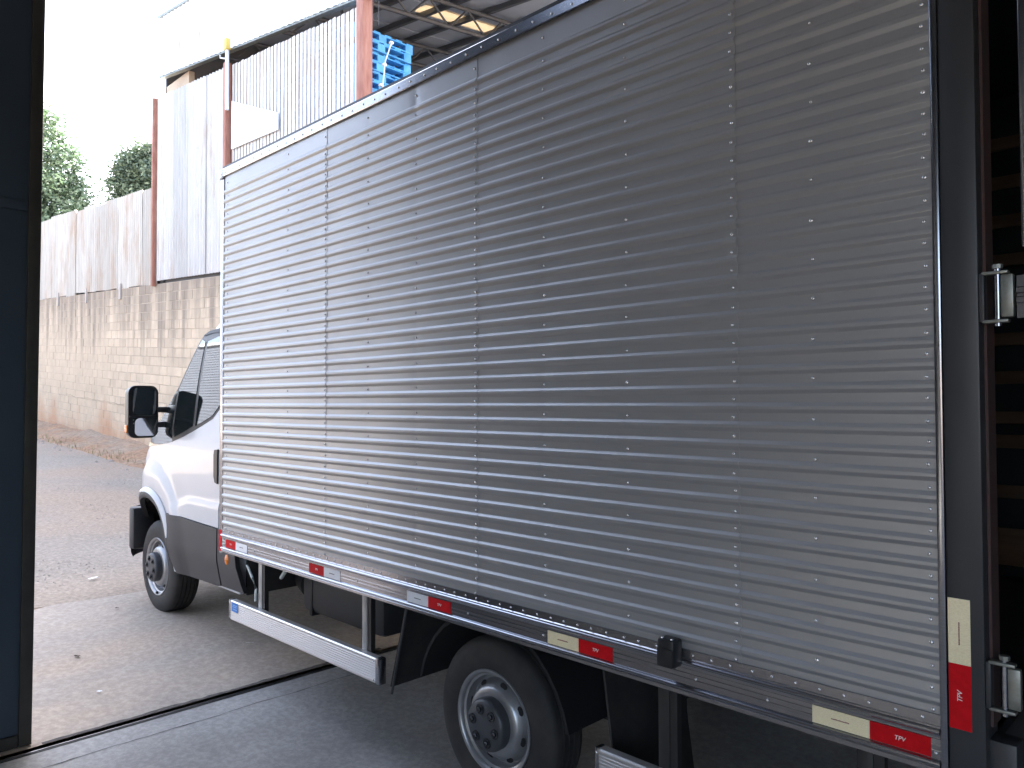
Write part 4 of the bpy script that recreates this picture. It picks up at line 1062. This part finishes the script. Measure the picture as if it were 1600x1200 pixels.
sidepanel('quarter_glass', [(5.440, 1.385), (5.60, 1.338), (5.745, 1.300), (5.775, 1.36), (5.762, 1.655), (5.60, 1.90), (5.52, 2.015), (5.455, 1.995)], GLASS, 0.0105, 0.006, door, 0.06)
sidepanel('window_glass', [(4.985, 1.565), (5.05, 1.525), (5.13, 1.465), (5.30, 1.412), (5.392, 1.388), (5.405, 1.995), (5.25, 2.020), (4.985, 2.030)], GLASS, 0.0115, 0.006, door, 0.06)
sidepanel('pillar_cover', [(5.788, 1.264), (6.02, 1.236), (6.25, 1.212), (6.19, 1.30), (6.05, 1.42), (5.92, 1.545), (5.80, 1.662), (5.815, 1.36)], GLASS, 0.0065, 0.016, cab, 0.05)
sidepanel('door_handle', [(5.035, 1.20), (5.028, 1.235), (4.98, 1.24), (4.98, 1.01), (5.018, 1.018), (5.034, 1.06)], BLACK, 0.022, 0.02, door, 0.04)
sidepanel('rear_quarter_panel', [(4.953, 0.720), (4.75, 0.712), (4.75, 1.56), (4.953, 1.56)], PAINT, 0.006, 0.012, cab, 0.1)
# grey lower cladding
sidepanel('sill_cladding', [(5.80, 0.735), (5.36, 0.722), (4.968, 0.713), (4.975, 0.33), (5.02, 0.322), (5.51, 0.312), (5.66, 0.316), (5.735, 0.42), (5.745, 0.52), (5.765, 0.62)], GREY, 0.018, 0.03, cab, 0.06)
sidepanel('sill_cladding', [(4.958, 0.713), (4.745, 0.706), (4.712, 0.62), (4.690, 0.50), (4.665, 0.40), (4.640, 0.335), (4.958, 0.331)], GREY, 0.016, 0.03, cab, 0.06)
# arch lip
bm = bmesh.new(); rings = []
for i in range(33):
    a = R(-8)+R(188)*i/32
    row = []
    for r_, o_ in ((AR-0.030, -0.02), (AR-0.028, 0.016), (AR-0.010, 0.026), (AR+0.018, 0.022), (AR+0.034, 0.006), (AR+0.03, -0.01)):
        x, z = AXC+r_*math.cos(a), AZC+r_*math.sin(a); row.append(bm.verts.new((x, -1.1+hw(x, max(z, 0.3))+o_, z)))
    rings.append(row)
for A, B in zip(rings, rings[1:]):
    for k in range(5): bm.faces.new((A[k], A[k+1], B[k+1], B[k]))
tp('arch_trim', bm, GREY, cab, True)
bm = bmesh.new(); rings = []
for i in range(33):
    a = R(10)+R(150)*i/32; row = []
    for r_, o_ in ((AR+0.012, 0.018), (AR+0.020, 0.030), (AR+0.034, 0.026), (AR+0.052, 0.004)):
        x, z = AXC+r_*math.cos(a), AZC+r_*math.sin(a); row.append(bm.verts.new((x, -1.1+hw(x, z)+o_, z)))
    rings.append(row)
for A, B in zip(rings, rings[1:]):
    for k in range(3): bm.faces.new((A[k], A[k+1], B[k+1], B[k]))
tp('fender_lip', bm, PAINT, cab, True)
# front bumper wrapping round the nose
bm = bmesh.new(); rings = []
for i in range(41):
    s = -1+2*i/40; th = s*R(78)
    # plan curve of the nose
    y = -1.1-1.005*math.sin(th)/math.sin(R(78)); x = 6.60+0.43*(math.cos(th)-math.cos(R(78)))/(1-math.cos(R(78)))
    rings.append([bm.verts.new((x+dx, y, z)) for dx, z in ((-0.03, 0.30), (0.02, 0.33), (0.045, 0.45), (0.05, 0.60), (0.03, 0.69), (-0.03, 0.70))])
for A, B in zip(rings, rings[1:]):
    for k in range(5): bm.faces.new((A[k], A[k+1], B[k+1], B[k]))
bo = tp('front_bumper', bm, GREY, None, True)
for s in (-1, 1):
    tbox('bumper_end', (6.555, 6.66, -1.1+s*0.93-0.09, -1.1+s*0.93+0.082, 0.36, 0.70), GREY, bo, 0.02)
# windscreen, cowl, headlights, grille
bm = bmesh.new(); rows = []
for i in range(9):
    X = 5.50+0.70*i/8; z = ztop(X); row = []
    for j in range(13):
        q = -1+2*j/12; row.append(bm.verts.new((X+0.012, -1.1+q*(0.74+0.07*i/8), z+0.016*(1-0.6*q*q)+0.004)))
    rows.append(row)
for A, B in zip(rows, rows[1:]):
    for k in range(12): bm.faces.new((A[k], A[k+1], B[k+1], B[k]))
tp('windscreen', bm, GLASS, cab, True)
bm = bmesh.new(); rows = []
for i in range(5):
    X = 6.20+0.14*i/4; row = []
    for j in range(13):
        q = -1+2*j/12; row.append(bm.verts.new((X, -1.1+q*0.90, ztop(X)+0.02-0.07*q**6)))
    rows.append(row)
for A, B in zip(rows, rows[1:]):
    for k in range(12): bm.faces.new((A[k], A[k+1], B[k+1], B[k]))
tp('wiper_cowl', bm, BLACK, cab, True)
for s in (-1, 1):
    bm = bmesh.new(); box(bm, 6.70, 6.82, -1.1+s*0.66-0.16, -1.1+s*0.66+0.16, 0.78, 0.98, 0.03); tp('headlight', bm, MIRR, cab, True)
bm = bmesh.new(); box(bm, 6.96, 7.0, -1.55, -0.65, 0.74, 0.86, 0.02); tp('grille', bm, BLACK, cab, True)
# amber side marker lamp on the rear cladding
bm = bmesh.new(); dome(bm, (0, 0, 0), 0.030, 0.022, 'y', 14)
for v in bm.verts: v.co.x *= 0.85; v.co.z *= 1.25; v.co += Vector((4.812, -0.082, 0.532))
am = tp('amber_marker_lamp', bm, AMBER, None, True)
bm = bmesh.new(); lathe_y(bm, [(0.036, -0.012), (0.036, 0.004), (0.028, 0.006)], 16, 0, 0, 0)
for v in bm.verts: v.co.z *= 1.2; v.co += Vector((4.812, -0.083, 0.532))
tp('lamp_base', bm, BLACK, am)

# ---- door mirror on two arms
def rrect(x0, x1, z0, z1, r, n=5, shear=0.0):
    P = []
    for cx, cz, a0 in ((x1-r, z1-r, 0), (x0+r, z1-r, 90), (x0+r, z0+r, 180), (x1-r, z0+r, 270)):
        for i in range(n+1):
            a = R(a0+90*i/n); P.append((cx+r*math.cos(a), cz+r*math.sin(a)))
    return P
bm = bmesh.new(); rings = []
O = rrect(-0.065, 0.150, 1.290, 1.682, 0.055)     # (y, z) outline facing the rear
for x, sc in ((5.985, 0.97), (5.975, 1.0), (6.01, 1.0), (6.06, 0.95), (6.10, 0.80), (6.115, 0.45)):
    rings.append([bm.verts.new((x, 0.0425+(y-0.0425)*sc, 1.486+(z-1.486)*sc)) for y, z in O])
for A, B in zip(rings, rings[1:]):
    n = len(A)
    for k in range(n): bm.faces.new((A[k], A[(k+1) % n], B[(k+1) % n], B[k]))
bm.faces.new(rings[0]); bm.faces.new(rings[-1])
mr = tp('wing_mirror', bm, BLACK, None, True)
def mglass(name, y0, y1, z0, z1, r, rx, rz):
    bm = bmesh.new(); O2 = rrect(y0, y1, z0, z1, r); c = Vector((0, (y0+y1)/2, (z0+z1)/2))
    a = [Vector((0, y, z)) for y, z in O2]; rot = Matrix.Rotation(rz, 3, 'Z') @ Matrix.Rotation(rx, 3, 'Y')
    vs = [bm.verts.new(rot @ (p-c)+c+Vector((5.968, 0, 0))) for p in a]; bm.faces.new(vs)
    vb = [bm.verts.new(v.co+Vector((0.012, 0, 0))) for v in vs]; bm.faces.new(vb[::-1])
    for k in range(len(vs)): bm.faces.new((vs[k], vs[(k+1) % len(vs)], vb[(k+1) % len(vs)], vb[k]))
    return tp(name, bm, MIRR, mr)
mglass('main_mirror_glass', -0.048, 0.122, 1.462, 1.668, 0.04, R(0), R(2.5))
mglass('lower_mirror_glass', -0.054, 0.104, 1.305, 1.440, 0.035, R(-5), R(-1))
tbox('mirror_divider', (5.962, 5.98, -0.058, 0.142, 1.443, 1.459), BLACK, mr, 0.003)
tbox('mirror_indicator', (5.99, 6.04, 0.146, 0.156, 1.33, 1.39), AMBER, mr, 0.004)
bm = bmesh.new()
for z in (1.40, 1.425): dome(bm, (5.973, 0.112, z), 0.005, 0.004, 'x')
tp('screw', bm, RIVET, mr)
for z in (1.502, 1.388):
    bm = bmesh.new(); box(bm, 5.955, 5.995, -0.155, -0.060, z-0.022, z+0.022, 0.008); box(bm, 5.86, 5.985, -0.185, -0.135, z-0.028, z+0.028, 0.01); tp('mirror_arm', bm, BLACK, mr, True)
tbox('arm_base', (5.74, 5.90, -0.165, -0.120, 1.345, 1.54), BLACK, mr, 0.015)
# shared-mesh copies leave no stray data behind
